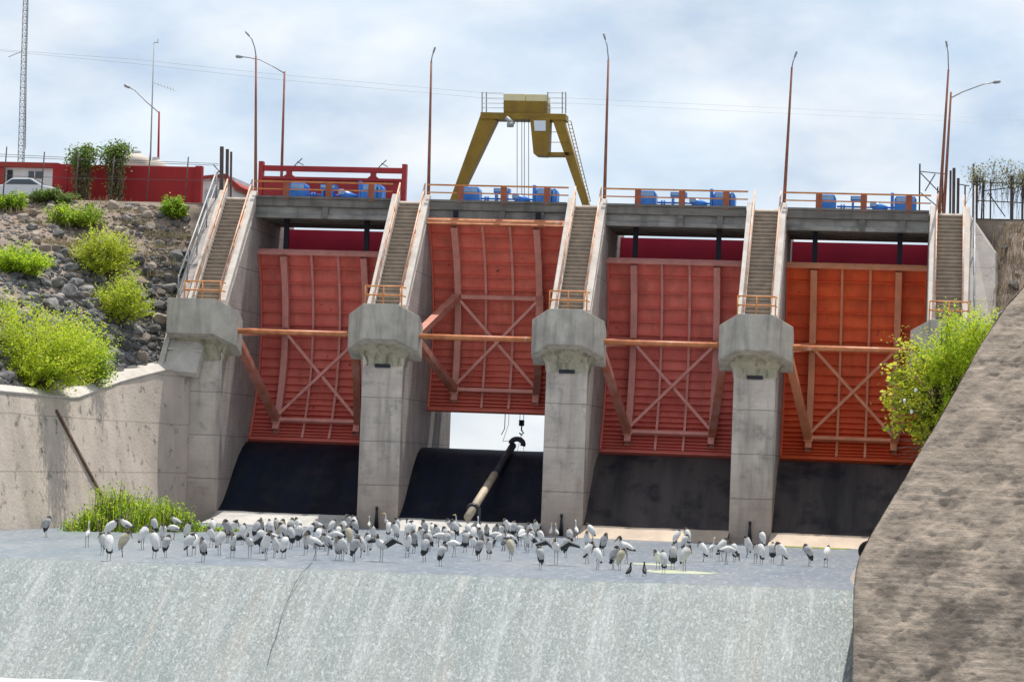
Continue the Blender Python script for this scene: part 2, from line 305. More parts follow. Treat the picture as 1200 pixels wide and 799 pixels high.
struct('foam_line', lip.grid([[(x, edgeY(x)-7.0+dy, zlow+dz+.06*vnoise(x, dy, 3, 1.2)) for x in xr] for dy, dz in prof]), FOAM, True, 'stuff', 'white foam line at the foot of the water sheet')
struct('basin_water', MB().grid([[(-60, -61, zlow-.12), (40, -58, zlow-.12)], [(-60, -400, zlow-.12), (40, -400, zlow-.12)]]), FOAM)
# ogee crest and apron, bay by bay
og = [(16, -3), (13, 1.8), (11, 3.2), (9.4, 4.05), (8.2, 4.4), (7.0, 4.45), (6.2, 4.38), (5.3, 4.08), (4.4, 3.55), (3.5, 2.86), (2.7, 2.15), (2.0, 1.55), (1.4, 1.12), (.8, .8), (.3, .6)]
ap = [(.3, .6), (-.5, .38), (-1.4, .18), (-2.6, .03), (-4.5, -.2)]
for i, c in enumerate(BAYC):
    x0, x1 = c-5+PH-.02, c+5-PH+.02
    if i == 3: x1 = 18.9
    g = MB().grid([[(x, y, z+.02*vnoise(x, y, z, .5)) for x in np.linspace(x0, x1, 14)] for y, z in og])
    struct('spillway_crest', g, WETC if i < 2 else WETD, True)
    g = MB().grid([[(x, y, z+.03*vnoise(x, y, 5, .7)) for x in np.linspace(x0, x1, 20)] for y, z in ap])
    struct('concrete_apron', g, APRON if i < 2 else APRONT, True)
# ------------------------------------------------------------------ left training wall and bank
wt = [(3.0, 9.1), (-.8, 8.3), (-7.0, 7.25), (-15.6, 6.1), (-27, 6.1), (-60, 6.2)]
def wtop(Y):
    for (a, za), (b, zb) in zip(wt, wt[1:]):
        if a >= Y >= b: return za+(zb-za)*(a-Y)/(a-b)
    return 6.2
def wX(Y, z): return -20.55-.01*(-Y)-.235*max(z, 0)*min(1, max(0, (-Y-.3)/7))**.8
ys = list(np.linspace(-.12, -8, 18))+list(np.linspace(-9, -62, 52))
tw = thing('training_wall', (-20.6, -20, 0), 'long pale battered concrete training wall left of the spillway', 'wall')
rows = []
for k in range(13):
    rows.append([(wX(Y, (wtop(Y)+.4)*k/12-.4)+.02*vnoise(Y, k*.6, 1, .6), Y, (wtop(Y)+.4)*k/12-.4) for Y in ys])
part('wall_face', MB().grid(rows), WALLM, tw, True)
mb = MB(); mb.grid([[(wX(Y, wtop(Y))+.05, Y, wtop(Y)-.03) for Y in ys], [(wX(Y, wtop(Y))+.06, Y, wtop(Y)+.06) for Y in ys], [(wX(Y, wtop(Y))-.4, Y, wtop(Y)+.36) for Y in ys], [(wX(Y, wtop(Y))-1.1, Y, wtop(Y)+.36) for Y in ys], [(wX(Y, wtop(Y))-1.1, Y, wtop(Y)-.6) for Y in ys]])
part('coping', mb, COPE, tw)
a, b = atX(66, 481, -22.0), atX(121, 584, -20.75)
for _ in range(3):
    a = atX(66, 481, wX(a.y, a.z)+.06); b = atX(121, 584, wX(b.y, b.z)+.06)
part('rusty_joint_strip', MB().beam(a, b, .15, .12, up=(1, 0, .2)), mat('rust_brown', (.12, .07, .045), (.2, .13, .09), 2, rough=.9), tw)
# sloping end slab between wall top and pier block
p0, p1, p2, p3 = atY(191, 433, -2.3), atY(230, 437, -.9), atY(243, 388, -.05), atY(203, 386, -.05)
mb = MB(); mb.add([p0, p1, p2, p3]+[p+Vector((0, .5, -.25)) for p in (p0, p1, p2, p3)], [(0, 1, 2, 3), (4, 7, 6, 5), (0, 4, 5, 1), (1, 5, 6, 2), (2, 6, 7, 3), (3, 7, 4, 0)])
part('end_slab', mb, COPE, tw, bevel=.03)
m0, m1 = p0.lerp(p3, .5), p1.lerp(p2, .5); up_ = Vector((0, -.05, .05))
part('slab_rib', MB().beam(m0+up_, m1+up_, .22, .14), COPE, tw)
q0, q1 = atY(187, 432, -2.4), atY(200, 386, -.05)
part('end_kerb', MB().beam(q0, q1, .28, .3), COPE, tw)
# bank: ruled surface from wall top to dam crest
NB, NV = 60, 34
botY = np.concatenate([np.linspace(3, -30, 44), np.linspace(-34, -62, NB-44)])
topX = np.concatenate([np.linspace(-21.9, -34, 44), np.linspace(-36, -80, NB-44)])
def bank(u, v, disp=True):
    k = min(int(u*(NB-1)), NB-2); f = u*(NB-1)-k
    Y = botY[k]*(1-f)+botY[k+1]*f; X2 = topX[k]*(1-f)+topX[k+1]*f
    b = Vector((wX(Y, wtop(Y))-.8, Y, wtop(Y)-.05)); t = Vector((X2, 7.6, ZP+.03))
    p = b.lerp(t, v); p.z += .5*math.sin(v*math.pi)*-.6
    if disp and .0 < v < 1: p += Vector((0, -.5, .5))*(.55*vnoise(p.x, p.y, p.z, .35)*min(1, 6*v, 6*(1-v)))
    return p
g = MB().grid([[bank(k/(NB*2-1), v) for k in range(NB*2)] for v in np.linspace(0, 1, NV*2)])
struct('left_bank', g, SOIL, True)
struct('left_plateau', MB().grid([[(-400, 7.55, ZP), (-21.6, 7.55, ZP)], [(-400, 66, ZP), (-21.6, 66, ZP)], [(-400, 66, -8), (-21.6, 66, -8)]]).grid([[(-21.6, 7.55, ZP), (-21.6, 66, ZP)], [(-21.6, 7.55, -8), (-21.6, 66, -8)]]), SOIL)
def bank_px(px, py):                      # bank point seen at a pixel
    best = None
    for u in np.linspace(0, .8, 90):
        for v in np.linspace(0, 1, 60):
            p = bank(u, v, False); d = p-CP; z = d.dot(CF); e = (600+FPX*d.dot(CR)/z-px)**2+(399.5-FPX*d.dot(CU)/z-py)**2
            if best is None or e < best[0]: best = (e, u, v)
    return best[1], best[2]
# ------------------------------------------------------------------ right side: headwall, chute wall, bank
SILX = [1268, 1228, 1200, 1178, 1150, 1120, 1088, 1050, 1020, 1008, 1003, 1000, 998]; SILY = [250, 305, 335, 360, 402, 455, 512, 576, 626, 650, 666, 690, 799]
def hwl(z):                               # left edge line of the head wall (battered back as it rises)
    Y = -58+.75*z; p = Vector((16.4, Y, z))
    for _ in range(6):
        d = p-CP; py = 399.5-FPX*d.dot(CU)/d.dot(CF)
        px = float(np.interp(py, SILY, SILX))
        q = atY(px, py, Y); p = Vector((q.x, Y, z))
    return p
hw = thing('head_wall', (17, -58, -1), 'weathered brown board-marked concrete wall filling the right foreground', 'wall')
DV = Vector((.97, -.24, 0)); rows = []
zz = np.linspace(-5.0, 12, 420)
ss = np.linspace(0, 1, 190)**1.15*15; BRD = [random.uniform(-.02, .02) for _ in range(200)]
for z in zz:
    l = hwl(z); r_ = []
    for s in ss:
        p = l+DV*s
        # eroded relief: scoured hollows and raised board strips
        n = vnoise(p.x*.6, p.y*.6, p.z*.8, .5); n2 = vnoise(p.x*1.4, p.y, p.z*1.9, 1.5); n3 = vnoise(p.x*1.15-p.z*.7, p.y*.3, p.z*.4+p.x*.2, 1.3)
        bz = z/.155; bi = int(math.floor(bz)); fr = bz-bi; keep = min(1, max(.1, .7+2.2*(n+n2)))
        bd = (BRD[bi % 200]*.5+(.018 if fr > .17 else 0))*keep
        rnd = .3*math.exp(-s/.16)
        off = .07*n+.05*n2*(1-.6*keep)+.15*min(0, n3+.08)+bd-.03
        p = p+Vector((-.36, -.93, .3))*off*min(1, s*3+.25)+Vector((.0, .9, 0))*rnd
        r_.append(p)
    rows.append(r_)
part('weathered_face', MB().grid(rows), HEADM, hw, True)
e0 = [hwl(z)+Vector((0, .2, 0)) for z in zz]
part('inner_face', MB().grid([[Vector((p.x, p.y, p.z)) for p in e0], [Vector((p.x+.5, -44, p.z)) for p in e0]]), HEADM, hw)
part('back', MB().grid([[hwl(z)+Vector((1.2, 6, 0)) for z in (-5, 0, 12)], [hwl(z)+DV*15+Vector((1.2, 6, 0)) for z in (-5, 0, 12)]]), HEADM, hw)
rows = [[(16.15+.62*max(z, 0)+.05*max(0, -44-y), y, z) for y in np.linspace(-54.5, .5, 34)] for z in (-.4, 0, 1.5, 3, 4.4)]
rows.append([(19.9, y, 4.45) for y in np.linspace(-54.5, .5, 34)])
single('chute_wall', MB().grid(rows), WALLM, 'low sloping concrete side wall at the right edge of the pool', 'wall', base=(18, -25, 0))
def rbank(x, y):
    t = (y+44)/52; zb = 4.45 if y < -8 else 4.45+(ZR-.02-4.45)*((y+8)/16)**1.05
    if y > -8: zb -= max(0, 23.0-x)*2.2*min(1, (y+8)/4)*(1 if y < 7 else max(0, 8-y))
    return max(4.2, min(ZR-.02, zb+max(0, x-21)*.16*(1-t)))+.5*vnoise(x, y, 0, .3)*min(1, (1-t)*6)
rows = [[(x, -44+52*t, rbank(x, -44+52*t)) for x in np.linspace(19.6, 60, 80)] for t in np.linspace(0, 1, 60)]
struct('right_bank', MB().grid(rows), SOIL, True)
struct('right_plateau', MB().grid([[(21.4, 7.9, ZR), (400, 7.9, ZR)], [(21.4, 66, ZR), (400, 66, ZR)], [(21.4, 66, -8), (400, 66, -8)]]).grid([[(21.4, 7.9, ZR), (21.4, 66, ZR)], [(21.4, 7.9, -8), (21.4, 66, -8)]]), SOIL)
wing = MB(); wing.prism([(-.2, 4), (7.2, 4), (7.2, 18.0), (6.0, 17.2), (.2, 11.0)], 'x', 21.15, 21.2)
pts = [atY(1136, 252, 6.6), atY(1166, 296, 5.0), atY(1167, 400, 1.5), atY(1130, 400, .5)]
mb = MB(); mb.add(pts+[p+Vector((.2, 1.2, 0)) for p in pts], [(0, 1, 2, 3), (7, 6, 5, 4), (0, 4, 5, 1), (1, 5, 6, 2), (2, 6, 7, 3), (3, 7, 4, 0)])
single('wing_wall', mb, mat('pale_wing_concrete', (.44, .40, .36), (.35, .32, .29), .8, streak=((.24, .22, .2), 1, .4), joints=(1.9, .05, (.2, .18, .16), .6), bump=.02, bscale=6), 'pale sloping concrete wing wall right of the rightmost stairs', 'wall', bevel=.03, base=(21.5, 4, 5))
# ------------------------------------------------------------------ piers
NS = 28
def stair(k): return (.55+6.0*k/NS, ZB+(ZD-ZB)*k/NS)
step_me = MB().box(-.66, .66, 0, .30, .005, .075).box(-.655, .655, .10, .32, -.16, .004).mesh('step', STEPM)
PLAB = ['leftmost concrete spillway pier with stairs, joined to the pale training wall', 'second concrete pier from the left with stairs, left of the raised gate', 'middle concrete pier with stairs, right of the raised gate', 'fourth concrete pier from the left with stairs, beside the orange gate', 'rightmost concrete pier with stairs, its foot hidden by the green tree']
for i, X in enumerate(PX):
    t = thing('spillway_pier', (X, 0, 0), PLAB[i], 'pier', 'spillway piers')
    hl = PH if i else .55           # the leftmost pier shows a narrower front left of centre
    x0, x1 = X-hl, X+PH
    side = [(0, -.6), (16, -.6), (16, ZD-.02), (6.75, ZD-.02), (.35, 11.55), (.35, 11.0), (0, 10.6)]
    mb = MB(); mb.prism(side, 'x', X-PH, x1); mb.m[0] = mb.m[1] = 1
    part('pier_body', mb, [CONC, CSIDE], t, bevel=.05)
    # tilted trunnion block with chamfered front corners and the corbel below it
    def blk(hw_, f, ztop, zbot, y0, dep): return [(X-hw_, dep), (X-hw_, f), (X-.9, 0), (X+.9, 0), (X+hw_, f), (X+hw_, dep)]
    pl = blk(1.95, 1.2, 0, 0, 0, 2.3); YB = -1.35
    if i == 0: pl[0], pl[1], pl[2] = (X-1.72, 2.3), (X-1.72, .02), (X-1.70, 0)
    top = [(x, YB+d, ZB-.46*d) for x, d in pl]; bot = [(x, YB+d, ZB-1.9-.46*d) for x, d in pl]
    mb = MB(); n = 6; mb.add(top+bot, [tuple(range(6)), tuple(range(11, 5, -1))]+[(k, (k+1) % 6, 6+(k+1) % 6, 6+k) for k in range(6)])
    part('trunnion_block', mb, BLOCK, t, bevel=.04)
    cr = []
    for hw_, fr, ch, zb_, dr in ((1.9, -1.28, 1.12, ZB-1.85, .46), (1.62, -.86, .85, ZB-2.12, .42), (1.36, -.42, .5, ZB-2.45, .3), (1.2, -.12, .2, ZB-2.85, .12), (1.15, -.035, .06, ZB-3.3, 0)):
        cr.append([(x, fr+d, zb_-dr*d) for x, d in ((X-hw_*(.87 if i == 0 else 1), .94-fr), (X-hw_*(.87 if i == 0 else 1), ch if i else .02), (X-.9*hw_/1.9-.22*(1.9-hw_) if i else X-hw_*.86, 0), (X+.9*hw_/1.9+.22*(1.9-hw_), 0), (X+hw_, ch), (X+hw_, .94-fr))])
    mb = MB(); mb.grid([r_+[r_[0]] for r_ in cr]); part('corbel', mb, NECK, t, bevel=.03)
    mb = MB().box(X-.9, X+.9, .2, 1.4, ZB-.75, ZB-.04); part('landing', mb, BLOCK, t, bevel=.02)
    if 0 < i < 4: part('drain_slot', MB().box(X-.42, X+.42, -.09, .1, 8.62, 8.82), DARK, t)
    if 0 < i < 4:
        mb = MB().tube([(X, -.12, 0), (X, -.12, 1.0)], [.13, .05], 8).tube([(X, -.13, .98), (X, -.13, 1.15)], .075, 8)
        part('drain_pipe', mb, DARK, t, True)
    # parapets
    for s in (-1, 1):
        xa, xb = sorted((X+s*.68, X+s*1.08)); lo = .34
        y0, z0 = .35, 11.7; y1, z1 = 6.75, ZD
        poly = [(y0, z0-.6), (y0, z0+lo), (y1-.35, z1+lo), (y1, z1+lo), (y1, z1-.8)]
        mb = MB().prism(poly, 'x', xa, xb); part('parapet', mb, PARAP, t, bevel=.03)
        # handrail on the parapet
        xh = X+s*.72; mb = MB()
        mb.tube([(xh, .5, ZB+.95), (xh, 6.7, ZD+1.0)], .045, 6); mb.tube([(xh, .5, ZB+.5), (xh, 6.7, ZD+.55)], .035, 6)
        for k in range(6): y, z = .5+6.2*k/5, ZB+(ZD-ZB)*k/5; mb.tube([(xh, y, z-.05), (xh, y, z+.98)], .035, 6)
        part('handrail', mb, RAILF, t, True)
    for k in range(NS):
        y, z = stair(k); o = link('step', step_me, t, (0, y, z))
    # guard rail round the landing
    mb = MB(); xs_ = (X-1.0, X+1.0); y = -.55+.0
    ztop = ZB-.05
    for zz_ in (.55, 1.02): mb.tube([(xs_[0], .5, ztop+zz_), (xs_[0], y, ztop+zz_), (xs_[1], y, ztop+zz_), (xs_[1], .5, ztop+zz_)], .04, 6)
    for x in (xs_[0], X, xs_[1]): mb.tube([(x, y, ztop-.42), (x, y, ztop+1.02)], .04, 6)
    part('guard_rail', mb, RAILO, t, True)
    if i in (0, 4):
        xo = X-1.35 if i == 0 else X+1.3; mb = MB()
        mb.tube([(xo, -.6, 11.6), (xo, -.6, 13.2), (xo, 6.6, ZD+1.5)], .05, 6)
        for k in range(5): y_, z_ = -.6+7.2*k/4, 12.1+6.3*k/4; mb.tube([(xo, y_, z_-.6), (xo, y_, z_+1.2)], .04, 6)
        mb.tube([(xo, -.6, 12.4), (xo, 6.6, ZD+.7)], .035, 6)
        part('side_rail', mb, POLEG, t, True)
# extra retaining wall under the left side of the leftmost stairs
single('retaining_wall', MB().prism([(.2, 7), (8, 7), (8, 18.2), (6.7, 18.2), (.2, 11.9)], 'x', -21.75, -21.13), CSIDE, 'narrow stepped retaining wall left of the leftmost stairs', 'wall', bevel=.03, base=(-21.4, 4, 8))
# ------------------------------------------------------------------ gates
ZT, YT, RG = 10.3, -.9, 9.6
def gp(ang, r=RG): return (YT+r*math.cos(ang), ZT+r*math.sin(ang))
GLAB = ['dull red steel radial gate in the leftmost bay, lowered', 'red steel radial gate in the second bay, raised with sky beneath', 'dull red steel radial gate in the third bay, lowered, small dark stains', 'bright orange-red steel radial gate in the rightmost bay, lowered']
A0, A1 = math.asin(-5.87/RG), math.asin(5.1/RG)
gap = [1.25*(.925**k) for k in range(24)]; cum = np.cumsum([0]+gap); cum = cum/cum[-1]
for i, c in enumerate(BAYC):
    lift = R(14.4) if i == 1 else 0
    t = thing('radial_gate', (c, 9, ZT), GLAB[i], 'gate', 'radial spillway gates')
    SK, RB, GD = (G_DRK, G_RED, G_DRK, G_ORG)[i]
    a0, a1 = A0+lift, A1+lift
    mb = MB(); an = np.linspace(a0, a1, 40)
    mb.grid([[(x,)+gp(a, RG) for x in (c-GH, c+GH)] for a in an]); mb.grid([[(x,)+gp(a, RG+.05) for x in (c-GH, c+GH)] for a in an])
    for a in (a0, a1): mb.add([(c-GH,)+gp(a), (c+GH,)+gp(a), (c+GH,)+gp(a, RG+.05), (c-GH,)+gp(a, RG+.05)], [(0, 1, 2, 3)])
    part('skin_plate', mb, SK, t)
    def shelf(a, th, r0, r1, x0, x1):
        d = th/2/RG; m_ = MB(); v = []
        for x in (x0, x1):
            for aa, r_ in ((a-d, r0), (a+d, r0), (a+d, r1), (a-d, r1)): v.append((x,)+gp(aa, r_))
        m_.add(v, [(3, 2, 1, 0), (4, 5, 6, 7), (0, 1, 5, 4), (1, 2, 6, 5), (2, 3, 7, 6), (3, 0, 4, 7)]); return m_
    for k in range(25):
        a = a1-(a1-a0)*cum[k]; a = min(a1-.006, max(a0+.006, a))
        if k == 0:
            m_ = shelf(a, .12, RG-.42, RG+.06, c-GH, c+GH); part('top_beam', m_, ORNG if i == 1 else GD, t)  # sun on the raised gate's top edge is put into this orange
        else: part('rib', shelf(a, .055 if k < 24 else .12, RG-.24, RG-.002, c-GH+.01, c+GH-.01), RB, t)
    def curved(xc, wd, r0, r1, b0, b1):
        m_ = MB(); aa = np.linspace(b0, b1, 26)
        m_.grid([[(xc-wd/2,)+gp(a, r0), (xc+wd/2,)+gp(a, r0), (xc+wd/2,)+gp(a, r1), (xc-wd/2,)+gp(a, r1), (xc-wd/2,)+gp(a, r0)] for a in aa]); return m_
    for x in (-.775, .775): part('stiffener', curved(c+x, .13, RG-.30, RG-.24, a0+.02, a1-.01), GD, t)
    for s in (-1, 1): part('side_plate', curved(c+s*(GH-.06), .1, RG-.3, RG-.01, a0+.012, a1-.012), RB, t)
    for s in (-1, 1):
        part('girder', curved(c+s*2.325, .36, RG-.66, RG-.25, a0+.05, a1-.012), GD, t, bevel=.02)
    al, au = math.asin(-4.9/RG)+lift, math.asin(.55/RG)+lift
    for s in (-1, 1):
        pin = Vector((c+s*(5-1.62), .35, ZT-.02))
        for a in (al, au):
            e = Vector((c+s*2.36,)+gp(a, RG-.62)); m_ = MB(); d = (e-pin).normalized()
            r_ = d.cross(Vector((1, 0, 0))).normalized()
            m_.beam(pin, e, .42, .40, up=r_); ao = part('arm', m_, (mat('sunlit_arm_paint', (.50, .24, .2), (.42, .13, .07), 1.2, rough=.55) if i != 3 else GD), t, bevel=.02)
        m_ = MB().box(pin.x-.25, pin.x+.25, pin.y-.3, pin.y+.45, pin.z-.4, pin.z+.4); part('trunnion_hub', m_, GD, t, bevel=.08)
    for a in (al, au): part('cross_beam', shelf(a, .22, RG-.72, RG-.5, c-2.14, c+2.14), GD, t)
    for s in (-1, 1):
        p_, q_ = Vector((c-s*2.2,)+gp(au-.02, RG-.78)), Vector((c+s*2.2,)+gp(al+.03, RG-.78))
        mid = (p_+q_)/2; sag = Vector((0, .25*s*.3, 0))
        part('brace', MB().beam(p_+sag, q_+sag, .16, .14, up=(0, -1, .15)), GD, t)
    part('joint_plate', MB().add([(c-2.6,)+gp(al-.03, RG-.7), (c-2.1,)+gp(al-.03, RG-.7), (c-2.1,)+gp(al+.05, RG-.7), (c-2.6,)+gp(al+.05, RG-.7)], [(0, 1, 2, 3)]), GD, t)
    # tie pipe
    p = MB().tube([(c-3.4, -.02, ZT+.06), (c+3.4, -.02, ZT+.06)], .145, 12)
    single('tie_pipe', p, ORNG, ['orange pipe strut across the leftmost gate', 'orange pipe strut across the raised gate', 'orange pipe strut across the third gate from the left', 'pale orange pipe strut across the rightmost orange gate'][i], 'pipe', 'pipe struts between the piers', True, base=(c, 0, ZT))
    # breast wall
    single('breast_wall', MB().box(c-GH-.3, c+GH+.3, 14.0, 14.3, 11, 17.13), MAROON, ['dark maroon wall above the leftmost gate', 'dark maroon wall behind the raised gate', 'dark maroon wall above the third gate from the left', 'dark maroon wall above the rightmost orange gate'][i], 'wall', 'maroon breast walls', base=(c, 14, 11))
    # ------------- deck
    d = thing('bridge_deck', (c, 6.3, 17), ['grey concrete deck span over the leftmost gate', 'grey concrete deck span over the raised gate', 'grey concrete deck span over the third gate from the left', 'grey concrete deck span over the rightmost orange gate'][i], 'deck', 'deck spans')
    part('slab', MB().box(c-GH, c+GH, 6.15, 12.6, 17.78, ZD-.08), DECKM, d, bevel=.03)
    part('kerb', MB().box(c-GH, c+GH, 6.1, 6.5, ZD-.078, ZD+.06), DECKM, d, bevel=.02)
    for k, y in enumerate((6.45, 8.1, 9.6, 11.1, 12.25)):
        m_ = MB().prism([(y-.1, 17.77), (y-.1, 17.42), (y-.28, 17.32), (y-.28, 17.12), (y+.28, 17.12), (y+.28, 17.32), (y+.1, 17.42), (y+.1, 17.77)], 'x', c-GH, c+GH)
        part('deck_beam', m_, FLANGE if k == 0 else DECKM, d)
    for x in (.25, 2.45) if i else (.15,): part('beam_joint', MB().box(c+x-.16, c+x+.16, 6.12, 6.3, 17.13, 17.76), DECKM, d)
    # ------------- railing
    r_ = thing('deck_railing', (c, 6.25, ZD), ['orange railing on the deck over the leftmost gate', 'orange railing on the deck before the yellow crane', 'orange railing on the deck over the third gate from the left', 'orange railing on the deck over the rightmost gate'][i], 'railing', 'deck railings')
    part('top_rail', MB().box(c-4.05, c+3.95, 6.2, 6.28, ZD+.84, ZD+.93), RAILO, r_); part('middle_rail', MB().box(c-4.05, c+3.95, 6.21, 6.27, ZD+.42, ZD+.49), RAILO, r_)
    for x in (-2.15, .3, 2.75): part('post', MB().box(c+x-.17, c+x+.17, 6.12, 6.19, ZD-.12, ZD+.84), RPOST, r_)
    # ------------- hoist
    h = thing('gate_hoist', (c, 8, ZD), ['blue gate hoist before the red beam on the leftmost deck', 'blue gate hoist under the yellow crane', 'blue gate hoist on the deck over the third gate', 'blue gate hoist on the deck over the rightmost gate'][i], 'hoist', 'blue gate hoists')
    yh = 7.2
    def housing(x, w_):
        m_ = MB().prism([(x-w_/2, ZD-.08), (x-w_/2, ZD+.75), (x-w_/2+.1, ZD+.92), (x+w_/2-.1, ZD+.92), (x+w_/2, ZD+.75), (x+w_/2, ZD-.08)], 'y', yh, yh+1.1); part('winch_housing', m_, BLUE, h, bevel=.04)
        part('cover_panel', MB().box(x-w_/2+.12, x+w_/2-.12, yh-.012, yh, ZD+.62, ZD+.86), BLUEL, h)
    housing(c-1.75, 1.0); housing(c+2.45, 1.0); housing(c+3.0, .35)
    part('brake', MB().box(c+1.75, c+1.92, yh+.2, yh+.7, ZD-.05, ZD+1.12), BLUE, h, bevel=.03)
    mb = MB().box(c-.45, c+.45, yh+.1, yh+.8, ZD+.62, ZD+.88)
    for x in (-.38, .2): mb.box(c+x, c+x+.12, yh+.15, yh+.7, ZD-.08, ZD+.62)
    part('control_stand', mb, BLUE, h)
    part('control_cover', MB().box(c-.4, c+.4, yh+.085, yh+.098, ZD+.7, ZD+.84), BLUEL, h)
    part('shaft', MB().tube([(c-1.2, yh+.4, ZD+.3), (c+2.0, yh+.4, ZD+.3)], .05, 8), BLUE, h, True)
    for x in (-1.0, -.85): part('coupling', MB().tube([(c+x, yh+.4, ZD+.3), (c+x+.09, yh+.4, ZD+.3)], .15, 10), BLUE, h)
    mb = MB().tube([(c+.75, yh+.4, ZD+.3), (c+.8, yh+.4, ZD+.3), (c+1.15, yh+.4, ZD+.28), (c+1.6, yh+.4, ZD+.25)], [.3, .34, .26, .12], 12).box(c+.6, c+1.2, yh, yh+.8, ZD-.08, ZD+.12)
    part('motor', mb, BLUE, h, True)
    mb = MB().box(c+.62, c+.98, yh-.02, yh+.3, ZD+.3, ZD+.62); part('gear_cover', mb, BLUEL, h, bevel=.06)
    for s in (-1, 1):
        yt, zt_ = gp(a1, RG+.1)
        part('hoist_strap', MB().box(c+s*2.33-.14, c+s*2.33+.14, yt+.02, yt+.22, zt_-.2, 17.75), NAVY, h)
# ------------------------------------------------------------------ fallen pipe, hook, tyre, cable
a, b = Vector((-3.55, 6.6, 4.9)), Vector((-4.25, -3.2, .35))
t0 = thing('fallen_pipe', b, 'long tan pipe lying down the dark spillway face under the raised gate', 'pipe')
a_, b_ = atY(601, 522, 6.4), atY(548, 606, -2.6)
md = a_.lerp(b_, .42)
part('shaded_section', MB().tube([a_, md], .2, 12), DARK, t0, True); part('pale_section', MB().tube([md-(a_-b_)*0, b_], .215, 12), PIPEM, t0, True)  # upper length is dark because its shade is put into the colour
part('flange', MB().tube([b_.lerp(a_, .1), b_.lerp(a_, .12)], .34, 12), DARK, t0)
cl = [a_+Vector((.05*math.cos(q)+.28, 0, .1+.28*math.sin(q)-.0))+Vector((.3*math.cos(q)-.05, 0, 0)) for q in np.linspace(math.pi, -.4, 9)]
part('bent_elbow', MB().tube(cl, .15, 10), DARK, t0, True)
part('support_leg', MB().beam(b_.lerp(a_, .11)+Vector((.35, 0, .1)), Vector((b_.x+.55, b_.y+.4, .02)), .14, .14), DARK, t0)
hk = thing('crane_hook', (-3.2, 12, 6), 'crane hook block hanging on thin ropes in the gap under the raised gate', 'hook')
p = atY(611, 497, 12.8)
part('rope', MB().tube([p+Vector((-.1, 0, .2)), p+Vector((-.1, 0, 13))], .018, 5), DARK, hk); part('rope', MB().tube([p+Vector((.12, 0, .2)), p+Vector((.12, 0, 13))], .018, 5), DARK, hk)
part('block', MB().box(p.x-.14, p.x+.16, p.y-.1, p.y+.1, p.z-.1, p.z+.25), DARK, hk, bevel=.03)
part('hook', MB().tube([p+Vector((.02, 0, -.1)), p+Vector((.02, 0, -.35)), p+Vector((.14, 0, -.5)), p+Vector((.02, 0, -.62)), p+Vector((-.1, 0, -.5))], .045, 6), DARK, hk)
part('sling', MB().tube([p+Vector((.02, 0, -.55)), p+Vector((-.25, 0, -1.9))], .012, 5), DARK, hk); part('sling', MB().tube([p+Vector((.02, 0, -.55)), p+Vector((.28, 0, -1.9))], .012, 5), DARK, hk)
q = atY(594, 497, 12.0)
single('slack_rope', MB().tube([q+Vector((.12, 0, 12)), q+Vector((.1, 0, 0)), q+Vector((.02, -1.5, -1.0)), a_+Vector((.1, 0, .3))], .015, 5).tube([q+Vector((-.1, 0, 12)), q+Vector((-.12, 0, -.25)), q+Vector((-.3, 0, -.62))], .025, 5), DARK, 'slack rope from the crane to the top of the fallen pipe', 'rope', base=q)
p = atZ(1018, 645, .45); mb = MB(); tr = []
for k in range(21):
    q = 2*math.pi*k/20; tr.append((p.x+.36*math.cos(q), p.y, p.z-.02+.36*math.sin(q)))
single('old_tyre', mb.tube(tr, .115, 10, cap=False), RUB, 'old black tyre leaning on the right wall at the pool edge', 'tyre', smooth=True, base=p)
pts = []
for px, py in ((367, 661), (360, 668), (352, 676), (346, 686), (341, 697), (335, 712), (330, 727), (325, 745), (319, 762), (313, 783)):
    best = None
    for t_ in np.linspace(0, 1, 200):
        c0 = atZ(px, py, slopept(0, t_)[2]); e = abs(c0.y-(edgeY(c0.x)-7*t_))
        if best is None or e < best[0]: best = (e, c0)
    q = best[1]; pts.append(q+Vector((.02*random.uniform(-1, 1), -.05, .10)))
single('loose_cable', MB().tube(pts, .010, 5), mat('grey_cable', (.06, .06, .06), None), 'thin dark cable trailing down the white water sheet', 'cable', smooth=True, base=pts[-1])
# ------------------------------------------------------------------ red stop-log beam on the leftmost deck
Yb = 10.2
t = thing('stoplog_panel', (-15, Yb, ZD), 'long red steel panel with lifting beam behind the leftmost hoist', 'steel panel')
def bx(x0, y0, x1, y1, Y, th=.3):
    a, b = atY(x0, y0, Y), atY(x1, y1, Y); return MB().box(min(a.x, b.x), max(a.x, b.x), Y, Y+th, min(a.z, b.z), max(a.z, b.z))
za, zb_ = atY(390, 229, Yb).z, atY(390, 210, Yb).z
xa, xb = atY(304, 210, Yb).x, atY(475, 210, Yb).x
zb_ = 19.72; part('panel', MB().box(xa, xb, Yb, Yb+.25, ZD-.08, zb_), REDB, t, bevel=.02)
part('panel_flange', MB().box(xa, xb, Yb-.1, Yb+.3, zb_+.002, zb_+.16), REDB, t)
part('lifting_beam', MB().box(xa, xb, Yb-.05, Yb+.2, zb_+.48, zb_+.80), REDB, t, bevel=.02)
for x in (xa-.05, xb-.2): part('end_post', MB().box(x, x+.26, Yb-.12, Yb+.32, ZD-.08, zb_+1.02), REDB, t)
for x in (xa+1.75, xb-1.9):
    part('lug', MB().prism([(x-.35, zb_+.16), (x+.35, zb_+.16), (x+.16, zb_+.3), (x+.16, zb_+.48), (x-.16, zb_+.48), (x-.16, zb_+.3)], 'y', Yb-.04, Yb+.16), REDB, t)
    part('shackle', MB().tube([(x+.3, Yb, zb_+.8), (x+.55, Yb, zb_+1.05), (x+.75, Yb, zb_+1.25)], .03, 5).tube([(x+.45, Yb, zb_+1.05), (x+.85, Yb, zb_+.85)], .025, 5), DARK, t)
